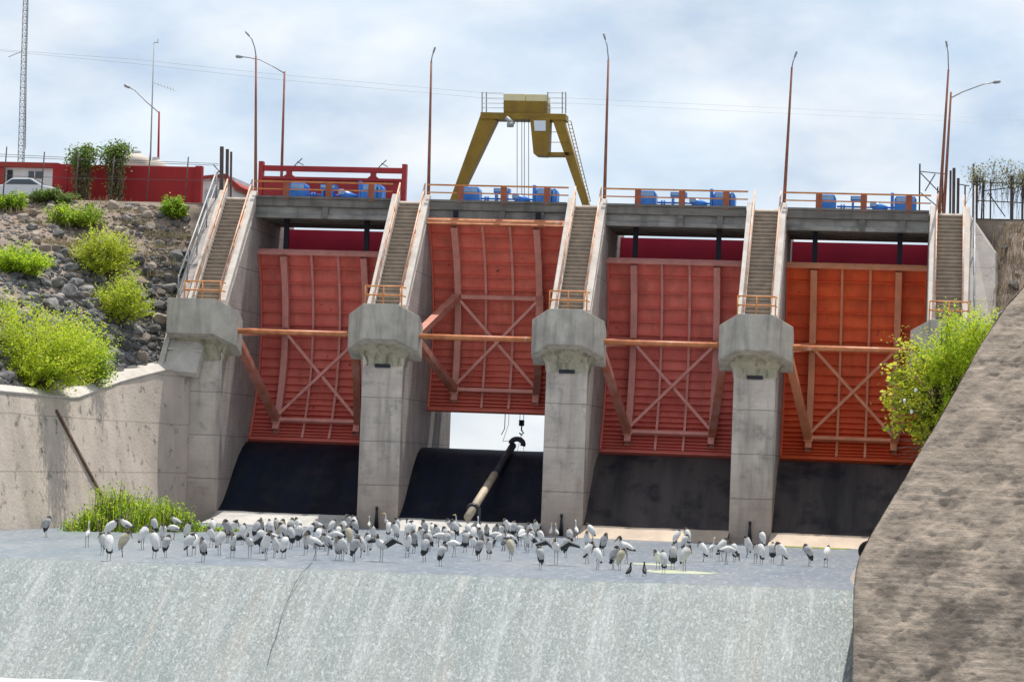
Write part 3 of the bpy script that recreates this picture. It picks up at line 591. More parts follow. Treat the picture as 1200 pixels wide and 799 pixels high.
# ------------------------------------------------------------------ gantry crane
Yc = 11.2
def cp_(x, y, dy=0): return atY(x, y, Yc+dy)
t = thing('gantry_crane', (-4, Yc, ZD), 'ochre yellow gantry crane standing on the deck above the raised gate', 'crane')
def plate(pts, dep, dy=0):
    P_ = [atY(x, y, Yc+dy) for x, y in pts]; n = len(P_); Q_ = [p+Vector((0, dep, 0)) for p in P_]
    return MB().add(P_+Q_, [tuple(range(n)), tuple(range(2*n-1, n-1, -1))]+[(k, (k+1) % n, n+(k+1) % n, n+k) for k in range(n)])
part('leg', plate([(563.5, 133), (582, 141), (547, 214), (534, 240), (525, 240)], .9), YEL, t, bevel=.03)
part('leg', plate([(646, 137), (659, 135), (691, 243), (683, 243)], .9), YEL, t, bevel=.03)
part('bridge_beam', plate([(563, 131.5), (663, 133.5), (663, 141), (563, 139.5)], 1.3, -.1), YEL, t, bevel=.03)
part('trolley_house', plate([(590, 118), (641, 119), (641, 134), (590, 132)], 1.6, .1), YEL, t, bevel=.03)
part('trolley_cover', plate([(590, 110), (615.5, 110.3), (615.5, 118.5), (590, 118)], 1.5, .12), YELP, t, bevel=.02); part('trolley_cover', plate([(616.5, 110.5), (641, 111), (641, 119), (616.5, 118.5)], 1.5, .12), YELP, t, bevel=.02)
cab = part('cabin', plate([(621, 139), (644, 139), (642.5, 181), (639, 182.5), (628, 182), (625, 180)], 1.2, -.3), YEL, t, bevel=.03)
part('window', plate([(625.5, 141.5), (639.5, 141.5), (639.5, 153.5), (626.5, 153.5)], .05, -.34), mat('pale_glass', (.62, .68, .74), None, rough=.1), cab)
part('walkway', plate([(640, 178.5), (672, 178.5), (672, 182.5), (640, 182.5)], 1.0), YEL, t)
mb = MB()
for y in (155, 167): mb.tube([atY(644, y, Yc), atY(668, y, Yc)], .02, 5)
part('walkway_rail', mb, YEL, t)
for xa_, xb_, ps in ((565, 590, (565, 570)), (641, 663, (642, 659, 663))):
    mb = MB()
    for y in (109, 115, 121, 126.5): mb.tube([atY(xa_, y, Yc), atY(xb_, y+.3, Yc)], .022, 5)
    for x in ps: dy_ = .6 if x in (570, 663) else 0; mb.tube([atY(x, 108, Yc+dy_), atY(x, 133, Yc+dy_)], .035, 5)
    for y in (109, 121): mb.tube([atY(xa_ if xa_ == 565 else 659, y, Yc), atY(570 if xa_ == 565 else 663, y, Yc+.6)], .022, 5)
    part('top_railing', mb, POLEG, t)
mb = MB(); la, lb, lc, ld = atY(665, 142, Yc), atY(689, 236, Yc), atY(669, 142, Yc), atY(692, 236, Yc)
mb.tube([la, lb], .025, 5).tube([lc, ld], .025, 5)
for k in range(22): mb.tube([la.lerp(lb, k/21), lc.lerp(ld, k/21)], .018, 4)
part('ladder', mb, YEL, t)
part('hoist_motor', MB().tube([cp_(593, 138, -.4), cp_(602, 146, -.4)], .13, 8).tube([cp_(598, 144, -.45), cp_(598, 149, -.45)], .2, 10), POLEG, t, True)
mb = MB()
for x in (606, 611.5, 614.5, 619.5): mb.tube([atY(x, 141, Yc+.3), atY(x, 240, Yc+.3)], .018, 4)
part('hoist_rope', mb, DARK, t)
for x in (-7.9, .0): part('wheel_bogie', MB().box(x-.25, x+.45, Yc-.9, Yc+1.9, ZD-.08, ZD+.3), YEL, t)
# ------------------------------------------------------------------ lamp posts
def lamp(base, top, arm, label, r0=.10, r1=.055, matp=POLE, head=True):
    t = thing('lamp_post', base, label, 'lamp post', 'lamp posts')
    part('pole', MB().tube([base, Vector(base).lerp(Vector(top), .5), top], [r0, (r0+r1)/2, r1], 8), matp, t, True)
    if arm:
        part('arm', MB().tube(arm, .035, 6), POLEG, t, True)
        if head:
            e = Vector(arm[-1]); d = (e-Vector(arm[-2])).normalized()
            part('lamp_head', MB().tube([e-d*.05, e+d*.08, e+d*.34, e+d*.42], [.03, .09, .10, .03], 8, sq=.6), POLEG, t, True)
    return t
def onY(l, Y): return [atY(x, y, Y) for x, y in l]
for X, tp, arm, lb in ((-20, (300, 66), [(300, 66), (298.5, 56), (295, 46), (292.5, 43)], 'tall brown lamp post on the leftmost pier'),
                       (-10, (505.5, 72), [(505.5, 72), (506.5, 66), (507.5, 63)], 'tall brown lamp post left of the yellow crane'),
                       (0, (713, 70), [(713, 70), (711.5, 54), (709.5, 47)], 'tall brown lamp post right of the yellow crane'),
                       (10, (928, 79), [(928, 79), (929.5, 72), (931, 68)], 'tall brown lamp post on the fourth pier from the left'),
                       (20, (1111.5, 82), [(1111.5, 82), (1111, 62), (1110, 56)], 'taller of the two lamp posts at the right end of the dam')):
    Y = 6.9; base = Vector((X+.9 if X < 20 else atY(1101, 242, Y).x, Y, ZD)); lamp(base, atY(tp[0], tp[1], Y), onY(arm, Y), lb)
lamp(Vector((atY(331, 190, 12).x, 12, ZD-.08)), atY(333.5, 84, 12), onY([(333, 86), (318, 77), (304, 70), (290, 67.5), (284, 67)], 12), 'brown lamp post with long arm rising behind the red steel panel')
lamp(Vector((atY(186, 215, 20).x, 20, ZP)), atY(186.5, 131, 20), onY([(186, 132), (172, 120), (158, 106), (152, 103)], 20), 'red lamp post with long arm behind the red wall on the left', matp=REDW)
lamp(Vector((atY(1106, 240, 10).x, 10, ZR)), atY(1114.5, 108, 10), onY([(1114.5, 115), (1128, 108), (1152, 99), (1164, 97)], 10), 'shorter lamp post with long arm at the right end of the dam')
# ------------------------------------------------------------------ left plateau: walls, houses, tank, car, fence, mast
Yw = 14
def zq(x, y, Y): return atY(x, y, Y).z
t = thing('red_wall', (atY(150, 230, Yw).x, Yw, ZP), 'long dark red painted wall on the left bank top', 'wall')
x0, x1 = atY(80, 200, Yw).x, atY(236, 200, Yw).x; zt = zq(150, 194, Yw)
part('wall', MB().box(x0, x1, Yw, Yw+.3, ZP-.02, zt), REDW, t, bevel=.02); part('pilaster', MB().box(x1-.35, x1+.05, Yw-.12, Yw+.35, ZP-.02, zt+.05), REDW, t); part('base_band', MB().box(x0, x1-.4, Yw-.08, Yw-.002, ZP-.02, ZP+.33), mat('grey_band', (.2, .2, .2), None), t)
x2 = atY(62, 200, Yw).x
part('wall_end', MB().box(x2, x0-.01, Yw-.02, Yw+.3, ZP-.02, zt-.0), REDW, t)
t = thing('white_house', (atY(30, 220, 18).x, 18, ZP), 'low white house with red roof edge behind the parked car', 'house')
xa, xb = atY(3, 200, 18).x, atY(66, 200, 18).x; z1 = zq(30, 193, 18)
part('wall', MB().box(xa, xb, 18, 24, ZP-.02, z1-.2), WHITEW, t); part('roof_edge', MB().box(xa-.2, xb+.2, 17.7, 24.3, z1-.19, z1+.12), ROOFR, t); part('corner_post', MB().box(xa-.15, xa+.2, 17.8, 18.2, ZP-.02, z1-.2), ROOFR, t)
wn = part('window', MB().box(atY(34, 200, 18).x, atY(50, 200, 18).x, 17.93, 17.99, zq(40, 209, 18), zq(40, 201, 18)), GLASS, t)
part('bar', MB().box(atY(41, 200, 18).x, atY(42, 200, 18).x, 17.9, 17.93, zq(40, 209, 18), zq(40, 201, 18)), WHITEW, wn)
part('door', MB().box(atY(9, 200, 18).x, atY(15, 200, 18).x, 17.93, 17.99, ZP-.02, zq(40, 200, 18)), DARK, t)
t = thing('small_house', (atY(258, 220, 22).x, 22, ZP), 'small white house with red roof edge seen behind the leftmost stairs', 'house')
xa, xb = atY(236, 210, 22).x, atY(275, 210, 22).x; z1 = zq(250, 206, 22)
part('wall', MB().box(xa, xb, 22, 27, ZP-.02, z1-.1), WHITEW, t); part('roof', MB().prism([(xa-.2, z1-.09), (xb-.6, z1+.12), (xb+.5, z1-.7), (xb+.2, z1-.9), (xb-.7, z1-.1), (xa-.2, z1-.25)], 'y', 21.7, 27.3), ROOFR, t)
part('shutter', MB().box(xa+.3, xa+1.2, 21.94, 21.99, ZP-.02, z1-.9), mat('shutter_grey', (.4, .42, .43), None), t)
def tank(px, py0, py1, w_, lab):
    Y = 19; c0 = atY(px, py1, Y); z0 = ZP-.02; z1 = zq(px, py0, Y); mb = MB().tube([(c0.x, Y, z0), (c0.x, Y, z1-.5), (c0.x, Y, z1-.25), (c0.x, Y, z1-.08), (c0.x, Y, z1)], [w_, w_, w_*.85, w_*.4, w_*.3], 20)
    t = thing('water_tank', (c0.x, Y, z0), lab, 'tank', 'water tanks'); part('tank_body', mb, mat('cream_tank', (.55, .5, .42), (.5, .45, .38), 1), t, True); part('lid', MB().tube([(c0.x, Y, z1), (c0.x, Y, z1+.12)], w_*.32, 14), WHITEW, t)
tank(159, 179.5, 195, .46*2, 'larger cream water tank behind the red wall'); tank(182.5, 187, 195, .38*2, 'smaller pale water tank right of the larger tank')
# parked car
Yk = 12.0; cx = atY(26, 215, Yk).x; ck = ZP+.01
t = thing('parked_car', (cx, Yk, ck), 'silver car parked before the white house', 'car')
body = [(-2.1, .35), (-2.15, .75), (-1.95, .95), (-1.25, 1.02), (-.7, 1.42), (.55, 1.45), (1.25, 1.05), (1.95, .92), (2.1, .65), (2.05, .35)]
part('body', MB().prism([(cx+a_, ck+b2+.25) for a_, b2 in body], 'y', Yk, Yk+1.6), CARM, t, bevel=.08)
part('side_window', MB().prism([(cx+a_, ck+b2+.25) for a_, b2 in [(-1.05, 1.05), (-.62, 1.35), (.48, 1.37), (1.02, 1.06)]], 'y', Yk-.02, Yk-.005), GLASS, t)
part('windscreen', MB().add([(cx+.62, Yk+.15, ck+1.67), (cx+.62, Yk+1.45, ck+1.67), (cx+1.24, Yk+1.5, ck+1.33), (cx+1.24, Yk+.1, ck+1.33)], [(0, 1, 2, 3)]), GLASS, t)
for x in (-1.3, 1.3):
    wh = part('wheel', MB().tube([(cx+x, Yk-.03, ck+.33), (cx+x, Yk+.18, ck+.33)], .33, 16), RUB, t); part('rim', MB().tube([(cx+x, Yk-.05, ck+.33), (cx+x, Yk-.02, ck+.33)], .2, 12), POLEG, wh)
part('headlight', MB().box(cx+1.85, cx+2.08, Yk-.02, Yk+.3, ck+.92, ck+1.06), PLAS, t)
# fence
Yf = 9.0; t = thing('wire_fence', (atY(130, 230, Yf).x, Yf, ZP), 'thin wire fence with grey posts along the left bank top', 'fence')
for px, pt in ((3.5, 172), (48, 178), (88, 180), (130, 184), (172, 180), (217, 184)):
    b = atY(px, 228, Yf); part('post', MB().tube([(b.x, Yf, ZP-.1), (b.x+.1, Yf, zq(px, pt, Yf))], .038, 6), RUST, t, True)
for y0, y1 in ((180.5, 192), (183, 194), (206, 212)): part('wire', MB().tube([atY(-6, y0, Yf), atY(120, (y0+y1)/2+.6, Yf), atY(256, y1, Yf)], .014, 4), DARK, t)
# wire mesh
# radio mast and antenna
Ym = 60; mast = thing('radio_mast', (atY(24, 200, Ym).x, Ym, ZP), 'slender lattice radio mast at the far left', 'mast')
b0, t1 = Vector((atY(25.5, 200, Ym).x, Ym, ZP-.02)), atY(31, -40, Ym)
offs = [Vector((-.16, 0, 0)), Vector((.2, 0, 0)), Vector((.02, .3, 0))]
for o in offs: part('leg', MB().tube([b0+o*1.6, t1+o], .035, 5), POLEG, mast)
mb = MB(); n = 46
for k in range(n):
    pa, pb = b0.lerp(t1, k/n), b0.lerp(t1, (k+1)/n); f0 = 1.6-.6*k/n
    for a_, b2 in ((0, 1), (1, 2), (2, 0)): mb.tube([pa+offs[a_]*f0, pb+offs[b2]*f0], .02, 3, cap=False).tube([pa+offs[a_]*f0, pa+offs[b2]*f0], .02, 3, cap=False)
part('lattice', mb, POLEG, mast)
part('side_arm', MB().tube([atY(10, 67, Ym), atY(27, 60, Ym)], .03, 5), POLEG, mast); part('aerial', MB().tube([atY(33, 10, Ym), atY(31, 80, Ym), atY(30, 175, Ym)], .03, 5), POLEG, mast)
t = thing('antenna_pole', (atY(177, 215, 26).x, 26, ZP), 'thin grey antenna pole beside the red lamp post', 'antenna')
pb, pt_ = Vector((atY(176, 215, 26).x, 26, ZP-.02)), atY(180.5, 50, 26)
part('pole', MB().tube([pb, pt_], [.07, .03], 6), POLEG, t, True); part('boom', MB().tube([atY(180, 96.5, 26), atY(206, 106, 26)], .025, 5), POLEG, t)
mb = MB()
for k in range(7): x, y = 182+k*3.6, 97.3+k*1.35; mb.tube([atY(x-.6, y-2, 26), atY(x+.6, y+2, 26)], .012, 4)
part('element', mb, POLEG, t); part('top_vane', MB().tube([pt_, atY(185, 50, 26)], .03, 5).tube([atY(185, 46, 26), atY(185, 51, 26)], .02, 4), POLEG, t)
for k, (ya, yb, yc2, yd) in enumerate(((57, 72, 91, 133), (58, 77, 97, 139))):
    pts = [atY(-20, ya, 120), atY(160, yb-2, 120), atY(320, yc2-4, 120), atY(600, (yc2+yd)/2, 120), atY(1220, yd+8, 120)]
    single('overhead_wire', MB().tube(pts, .013, 4), POLEG, ('upper', 'lower')[k]+' of two thin overhead wires crossing the sky', 'wire', 'overhead wires', base=pts[0])
# rusty posts at both ends of the dam
def posts(name, Y, lst, lab, matp, wires=()):
    b = atY(lst[0][0], lst[0][2], Y); t = thing(name, (b.x, Y, ZP), lab, 'fence posts')
    for x, y0, y1, r_ in lst:
        p, q = atY(x, y0, Y), atY(x-.4, y1, Y); part('post', MB().tube([(q.x, Y, ZP-.07), p], r_, 6), matp, t)
    for a_, b2 in wires: part('bar', MB().tube([atY(*a_, Y), atY(*b2, Y)], .03, 4), matp, t)
posts('iron_posts', 9.5, [(260, 172, 232, .12), (266.5, 175, 232, .1), (271, 178, 232, .07), (254, 200, 232, .04)], 'cluster of dark iron posts at the top of the leftmost stairs', RUST, (((250, 193), (262, 207)), ((246, 212), (262, 196))))
posts('iron_posts', 9.5, [(1118, 197, 250, .1), (1114, 200, 250, .07), (1123, 209, 250, .09), (1141, 192, 250, .06), (1131, 218, 250, .05)], 'cluster of dark iron posts right of the two lamp posts', RUST, (((1123, 216), (1136, 218)),))
posts('scaffold_frame', 10.5, [(1078, 192, 250, .05), (1105, 198, 250, .045), (1099, 219, 250, .04)], 'thin steel scaffold frame behind the rightmost railing', DARK, (((1078, 201), (1108, 204)), ((1079, 203), (1107, 232)), ((1096, 204), (1084, 224)), ((1079, 226), (1108, 250))))
posts('vine_trellis', 9.0, [(1144, 206, 260, .12), (1153, 212, 260, .05), (1161, 210, 260, .05), (1186, 206, 260, .11), (1198, 210, 260, .05)], 'dark trellis frame under the pale vine at the right edge', RUST, (((1144, 213), (1202, 216)), ((1144, 235), (1202, 238)), ((1158, 226), (1178, 254)), ((1150, 224), (1186, 220))))
# ------------------------------------------------------------------ vegetation
def leaves(mb, pts, size, mi_w, droop=.2, aspect=.30):
    for p in pts:
        s = size*random.uniform(.6, 1.35); d = Vector((random.gauss(0, 1), random.gauss(0, 1), random.gauss(.2, .7)-droop)).normalized()
        r_ = d.cross(Vector((random.gauss(0, .7), random.gauss(-.45, .7), 1))).normalized()*s*aspect
        p = Vector(p); mi = random.choices(range(len(mi_w)), mi_w)[0]
        mb.add([p-d*s*.5, p+r_, p+d*s*.5, p-r_], [(0, 1, 2, 3)], mi)
def shrub(name, base, h_, w_, mats, wts, n, label, cat, group=None, size=.16, nb=14, up=.6, d_=None, spray=True, low=.1):
    base = Vector(base); t = thing(name, base, label, cat, group); st = MB(); lf = MB(); d_ = d_ or w_
    per = n//nb
    for k in range(nb):
        az = 2*math.pi*(k+random.random())/nb; rr = math.sqrt(random.uniform(.05, 1)); hh = random.uniform(low, 1)*(1-.45*rr*rr)
        tip = base+Vector((math.cos(az)*rr*w_/2, math.sin(az)*rr*d_/2, max(.15, hh)*h_))
        mid = base.lerp(tip, .5)+Vector((0, 0, .12*h_*up))
        st.tube([base+Vector((random.uniform(-.08, .08), 0, -.15)), mid, tip], [.035*h_**.5, .022*h_**.5, .008], 5)
        pts = []; tw_ = [Vector((random.gauss(math.cos(az)*.5, 1), random.gauss(math.sin(az)*.5, 1), random.gauss(.7, .7))).normalized() for _ in range(9)]
        if k % 3 == 0: tip = tip+Vector((0, 0, random.uniform(0, .22)*h_))
        for _ in range(per):
            if spray:     # feathery sprays along a twig leaving the branch
                f = random.uniform(.35, 1.02); q = (mid.lerp(tip, (f-.35)/.65))
                dd = random.choice(tw_); q = q+dd*random.random()*.34*min(w_, h_)+Vector((random.gauss(0, .05), random.gauss(0, .05), random.gauss(0, .05)))
                if q.z < base.z+.02: q.z = base.z+random.uniform(.02, .3)
            else: q = tip+Vector((random.gauss(0, .12*w_), random.gauss(0, .12*d_), random.gauss(0, .1*h_)))
            pts.append(q)
        leaves(lf, pts, size, wts)
    part('stems', st, BARK, t, True); part('foliage', lf, mats, t)
    return t
def on_bank(px, py): u, v = bank_px(px, py); return bank(u, v)
B = 'bushes on the rocky left bank'
bl = [  # px, py(base), height px, width px, mats, weights, n, label
 (45, 462, 108, 150, [LEAF, LEAFY, LEAFO], [6, 3, 1], 9000, 'largest bright yellow-green bush, above the training wall at the left edge'),
 (100, 462, 62, 60, [LEAF, LEAFD], [4, 2], 2600, 'bright green bush right of the largest bush on the training wall'),
 (137, 378, 62, 64, [LEAF, LEAFY, LEAFO], [4, 3, 2], 3600, 'round yellow-green bush on the rocks, nearest the leftmost pier'),
 (122, 325, 62, 60, [LEAFY, LEAF, LEAFO], [4, 4, 2], 3000, 'yellow-green bush on the rocks just above the round bush'),
 (22, 325, 34, 78, [LEAF, LEAFD], [6, 2], 3200, 'low flat bright green bush at the left edge of the rocks'),
 (88, 265, 28, 74, [LEAF, LEAFD, LEAFO], [4, 3, 2], 2800, 'wide low green bush below the red wall'),
 (201, 258, 26, 28, [LEAFD, LEAF], [4, 3], 1500, 'small deep green bush below the red wall near the stairs'),
 (12, 246, 22, 46, [LEAFD, LEAF], [4, 3], 1500, 'small green bush at the left edge of the bank top'),
 (60, 236, 16, 60, [LEAFO, LEAFD], [3, 3], 1500, 'straggly green weeds along the bank top'),
]
for px, py, hp, wp, ms, wts, n, lb in bl:
    p = on_bank(px, py); s = FPX/(p-CP).dot(CF)
    shrub('bank_bush', p, hp/s, wp/s, ms, wts, int(n*4.2), lb, 'bush', B, size=.115, nb=60, d_=wp/s*.8, low=.12)
# tree on the right bank behind the head wall
tb = Vector((19.55, -20, 4.4)); s = FPX/(tb-CP).dot(CF)
t = thing('leafy_tree', tb, 'bright green feathery tree growing behind the brown wall on the right', 'tree')
st = MB(); lf = MB(); ly = MB()
st.tube([tb+Vector((0, 0, -.4)), tb+Vector((-.1, 0, 1.6)), tb+Vector((.1, .2, 3.4))], [.16, .12, .07], 8)
for k in range(90):
    px, py = random.uniform(1052, 1172), random.uniform(372, 545)
    if py < 372+max(0, (1100-px))*.75 or px < 1052+max(0, py-470)*.25 or py > 545-(px-1060)*.5+70: continue
    tip = atY(px, py, tb.y+random.uniform(-2.2, 2.2)); src = tb+Vector((random.uniform(-.15, .15), 0, random.uniform(.2, 3.2)))
    if tip.z < 4.7: continue
    mid = src.lerp(tip, .55)+Vector((0, 0, .5)); st.tube([src, mid, tip], [.05, .03, .01], 5)
    yel = px < 1085+random.uniform(-10, 10)
    pts = []; tw_ = [Vector((random.gauss(.45, 1), random.gauss(0, 1), random.gauss(.8, .7))).normalized() for _ in range(10)]
    for _ in range(800 if not yel else 170):
        f = random.random(); q = mid.lerp(tip, f); dd = random.choice(tw_); pts.append(q+dd*random.random()*1.25+Vector((random.gauss(0, .05), random.gauss(0, .05), random.gauss(0, .05))))
    leaves(ly if yel else lf, pts, .11 if not yel else .13, [6, 2, 1], aspect=.3)
# yellowish outer sprays on the left, hanging over the gate
for k in range(44):
    px, py = random.uniform(1022, 1085), random.uniform(400, 512)
    if px < 1022+abs(py-465)*.45: continue
    tip = atY(px, py, tb.y+random.uniform(-1.2, 1.2)); src = tb+Vector((random.uniform(-.3, .1), 0, random.uniform(.6, 2.4)))
    mid = src.lerp(tip, .5)+Vector((0, 0, .25)); st.tube([src, mid, tip], [.035, .02, .008], 4)
    pts = [mid.lerp(tip, random.uniform(.2, 1.02))+Vector((random.gauss(0, .2), random.gauss(0, .2), random.gauss(0, .2))) for _ in range(70)]
    leaves(ly, pts, .2, [5, 2, 1], aspect=.45)
for k in range(26):            # bare twigs low down
    px, py = random.uniform(1045, 1092), random.uniform(500, 550); tip = atY(px, py, tb.y+random.uniform(-1, 1))
    st.tube([tb+Vector((-.1, 0, random.uniform(.3, 1.4))), tb.lerp(tip, .6)+Vector((0, 0, .4)), tip], [.025, .014, .006], 4)
part('trunk', st, BARK, t, True); part('crown', lf, [LEAF, LEAFY, LEAFD], t); part('yellow_crown', ly, [LEAFY, LEAFO, LEAF], t, label='sparse yellowish leaves on the left side of the tree')
for px, py, r_, lb in ((1073, 457, .075, 'upper white plastic scrap caught in the right tree'), (1060, 470, .07, 'middle white plastic scrap caught in the right tree'), (1068, 483, .065, 'lower white plastic scrap caught in the right tree')):
    p = atY(px, py, tb.y-1.9); bm = bmesh.new(); bmesh.ops.create_icosphere(bm, subdivisions=2, radius=r_)
    for v in bm.verts: v.co *= 1+.5*vnoise(v.co.x+px, v.co.y, v.co.z, 9); v.co.z *= 1.4
    me = bpy.data.meshes.new('plastic'); bm.to_mesh(me); bm.free(); me.materials.append(PLAS); tag(link('plastic_scrap', me, None, p), lb, 'litter', 'white scraps in the tree')
# two tall shrubs in front of the red wall
for px, lb in ((99, 'left of two tall shrubs standing before the red wall'), (135, 'right of two tall shrubs standing before the red wall')):
    Y = 12.6; b = Vector((atY(px, 232, Y).x, Y, ZP-.02)); t = thing('tall_shrub', b, lb, 'shrub', 'tall shrubs before the red wall'); st = MB(); lf = MB(); dr = MB()
    for k in range(16):
        x = px+random.uniform(-11, 11); tip = atY(x, random.uniform(172, 190), Y+random.uniform(-.4, .4)); b0 = b+Vector((random.uniform(-.35, .35), random.uniform(-.3, .3), -.1))
        st.tube([b0, b0.lerp(tip, .6)+Vector((random.uniform(-.15, .15), 0, 0)), tip], [.05, .035, .015], 5)
        leaves(lf, [tip+Vector((random.gauss(0, .28), random.gauss(0, .25), random.gauss(-.05, .22))) for _ in range(110)], .17, [3, 3])
        leaves(dr, [b0.lerp(tip, random.uniform(.25, .9))+Vector((random.gauss(0, .18), random.gauss(0, .15), 0)) for _ in range(60)], .17, [1, 1], droop=1.2)
    part('stems', st, BARK, t, True); part('foliage', lf, [LEAFO, LEAFD], t); part('dry_foliage', dr, [mat('brown_leaf', (.12, .075, .045), (.08, .06, .03), 2), LEAFO], t)
# vine on trellis
b = Vector((atY(1172, 250, 9).x, 9, ZR-.02)); t = thing('trellis_vine', b, 'pale straggling vine draped over the dark trellis at the right edge', 'vine'); lf = MB(); st = MB()
for k in range(60):
    x, y = random.uniform(1138, 1206), random.gauss(207, 7); tip = atY(x, y, 9+random.uniform(-.4, .6)); st.tube([tip+Vector((0, 0, .1)), tip+Vector((random.gauss(0, .15), 0, -.5)), tip+Vector((random.gauss(0, .25), 0, -random.uniform(.8, 2.2)))], [.014, .012, .006], 4)
    leaves(lf, [tip+Vector((random.gauss(0, .28), random.gauss(0, .2), random.gauss(0, .17))) for _ in range(34)], .13, [2, 1])
    if k % 9 == 0: st.tube([Vector((tip.x, 9.2, ZP-.02)), tip], [.05, .02], 5)
part('stems', st, RUST, t); part('foliage', lf, [mat('pale_leaf', (.28, .32, .18), (.2, .24, .12), 2, translucent=.3), STRAW], t)
# reeds at the foot of the training wall
def blades(mb, c, n, h0, h1, sx, sy, wd=.035, mi=(1,)):
    for _ in range(n):
        x, y = c.x+random.gauss(0, sx), c.y+random.gauss(0, sy); h_ = random.uniform(h0, h1); a = random.uniform(0, 6.28); l = random.uniform(.1, .5)*h_; dx, dy = math.cos(a)*l, math.sin(a)*l; w_ = wd
        q = random.choices(range(len(mi)), mi)[0]; px_, py_ = -math.sin(a)*w_, math.cos(a)*w_
        mb.add([(x-px_, y-py_, c.z), (x+px_, y+py_, c.z), (x+dx*.35+px_*.8, y+dy*.35+py_*.8, c.z+h_*.62), (x+dx*.35-px_*.8, y+dy*.35-py_*.8, c.z+h_*.62), (x+dx, y+dy, c.z+h_*(.95 if l < .35*h_ else .8))], [(0, 1, 2, 3), (3, 2, 4)], q)
mb = MB()
for px, h1, n in ((96, .55, 160), (104, .8, 260), (113, 1.15, 380), (122, 1.3, 420), (131, 1.9, 520), (140, 2.1, 560), (149, 1.75, 480), (158, 1.25, 380), (168, 1.35, 420), (177, 1.75, 520), (186, 1.5, 480), (196, 1.15, 420), (206, .8, 340), (217, .5, 260), (230, .32, 200), (245, .25, 180), (260, .2, 160)):
    c0 = atZ(px, 622, 0); c0.y = max(-26, min(-2.5, c0.y)); c0.x = max(c0.x, wX(c0.y, 0)+.45)
    for j in range(5):
        cj = Vector((c0.x+random.gauss(.1, .45), c0.y+random.gauss(0, .45), -.02)); cj.x = max(cj.x, wX(cj.y, 0)+.12); hj = h1*random.uniform(.5, 1.08)
        hj *= 1.3; blades(mb, cj, n//6, hj*.3, hj, .16, .22, .02, (4, 3, 2.6))
        leaves(mb, [Vector((cj.x+random.gauss(0, .24), cj.y+random.gauss(0, .3), random.random()**1.3*hj*.85)) for _ in range(n//3)], .12, [3, 4, .7])
struct('reed_bed', mb, [LEAF, LEAFD, STRAW], False, 'stuff', 'green reeds at the foot of the pale training wall')
# dry grass tufts on the bank
mb = MB()
for px, py, n in ((75, 285, 260), (95, 300, 260), (60, 290, 200), (180, 290, 240), (165, 300, 200), (190, 275, 200), (195, 310, 160), (215, 280, 220), (150, 250, 200), (30, 250, 200), (120, 240, 160), (205, 350, 120), (160, 262, 200), (40, 265, 200), (175, 320, 150)):
    p = on_bank(px, py); blades(mb, p+Vector((0, 0, -.05)), n, .12, .6, .8, .7, .012, (5, 1))
struct('dry_grass', mb, [STRAW, LEAFO], False, 'stuff', 'dry straw tufts on the left bank')
mb = MB()
for _ in range(120):
    x, y = random.uniform(22, 26.5), random.uniform(1, 7.6); blades(mb, Vector((x, y, rbank(x, y)-.05)), 26, .2, .9, .3, .3, .014, (3, 2))
struct('dry_scrub', mb, [STRAW, mat('grey_twig', (.14, .12, .1), (.2, .17, .14), 2)], False, 'stuff', 'dry scrub on the right bank')
# ------------------------------------------------------------------ rocks
def rock_mesh(k, mt):
    bm = bmesh.new(); bmesh.ops.create_icosphere(bm, subdivisions=2, radius=.5)
    sx, sy, sz = random.uniform(.9, 1.5), random.uniform(.8, 1.2), random.uniform(.55, .85)
    for v in bm.verts:
        d = v.co.normalized(); q = 1+.30*vnoise(d.x+k*3.1, d.y, d.z, 1.1)
        for c_ in range(3): d[c_] = math.copysign(abs(d[c_])**.75, d[c_])
        v.co = Vector((d.x*sx, d.y*sy, d.z*sz))*.5*q
    for _ in range(7):
        pn = Vector((random.gauss(0, 1), random.gauss(0, 1), random.gauss(.2, .8))).normalized(); h0 = random.uniform(.3, .44)
        for v in bm.verts:
            e = v.co.dot(pn)-h0
            if e > 0: v.co -= pn*e*.92
    me = bpy.data.meshes.new('rock'); bm.to_mesh(me); bm.free(); me.materials.append(mt); return me
RM = [rock_mesh(k, ROCK) for k in range(7)]; RT = [rock_mesh(k+20, ROCKT) for k in range(4)]
RLAB = 'dark grey boulder in the riprap on the left bank'; RLT = 'tan boulder on the upper left bank'
def dens(px, py):           # how stony the bank is at a pixel
    if py > 445-(px-80)*.12 and px > 85: return .9
    d = .25
    if py > 330: d = .95
    elif py > 290 and px < 110: d = .8
    elif px > 170 and py > 290: d = .6
    return d
cand = []
while len(cand) < 520:
    u, v = random.uniform(0, .66), random.uniform(.0, .97)
    p = bank(u, v); d = p-CP; z = d.dot(CF); px, py = 600+FPX*d.dot(CR)/z, 399.5-FPX*d.dot(CU)/z
    if not -45 < px < 222 or random.random() > dens(px, py): continue
    s = random.uniform(.45, 1.0) if py > 300 else random.uniform(.3, .65)
    if random.random() < .1: s *= 1.45
    if all((p-q[0]).length > .40*(s+q[1]) for q in cand): cand.append((p, s, py))
    elif random.random() < .02: cand.append((p, s*.5, py))
cand.sort(key=lambda q: -q[1])
ANC = [(45, 420, 'beside the largest bush'), (137, 350, 'beside the round bush'), (122, 295, 'beside the bush above the round bush'), (22, 310, 'beside the low flat bush'), (190, 390, 'close to the leftmost pier'), (140, 425, 'just above the sloping wall coping'), (195, 320, 'beside the leftmost stairs'), (60, 270, 'high on the bank'), (60, 350, 'between the two leftmost bushes')]
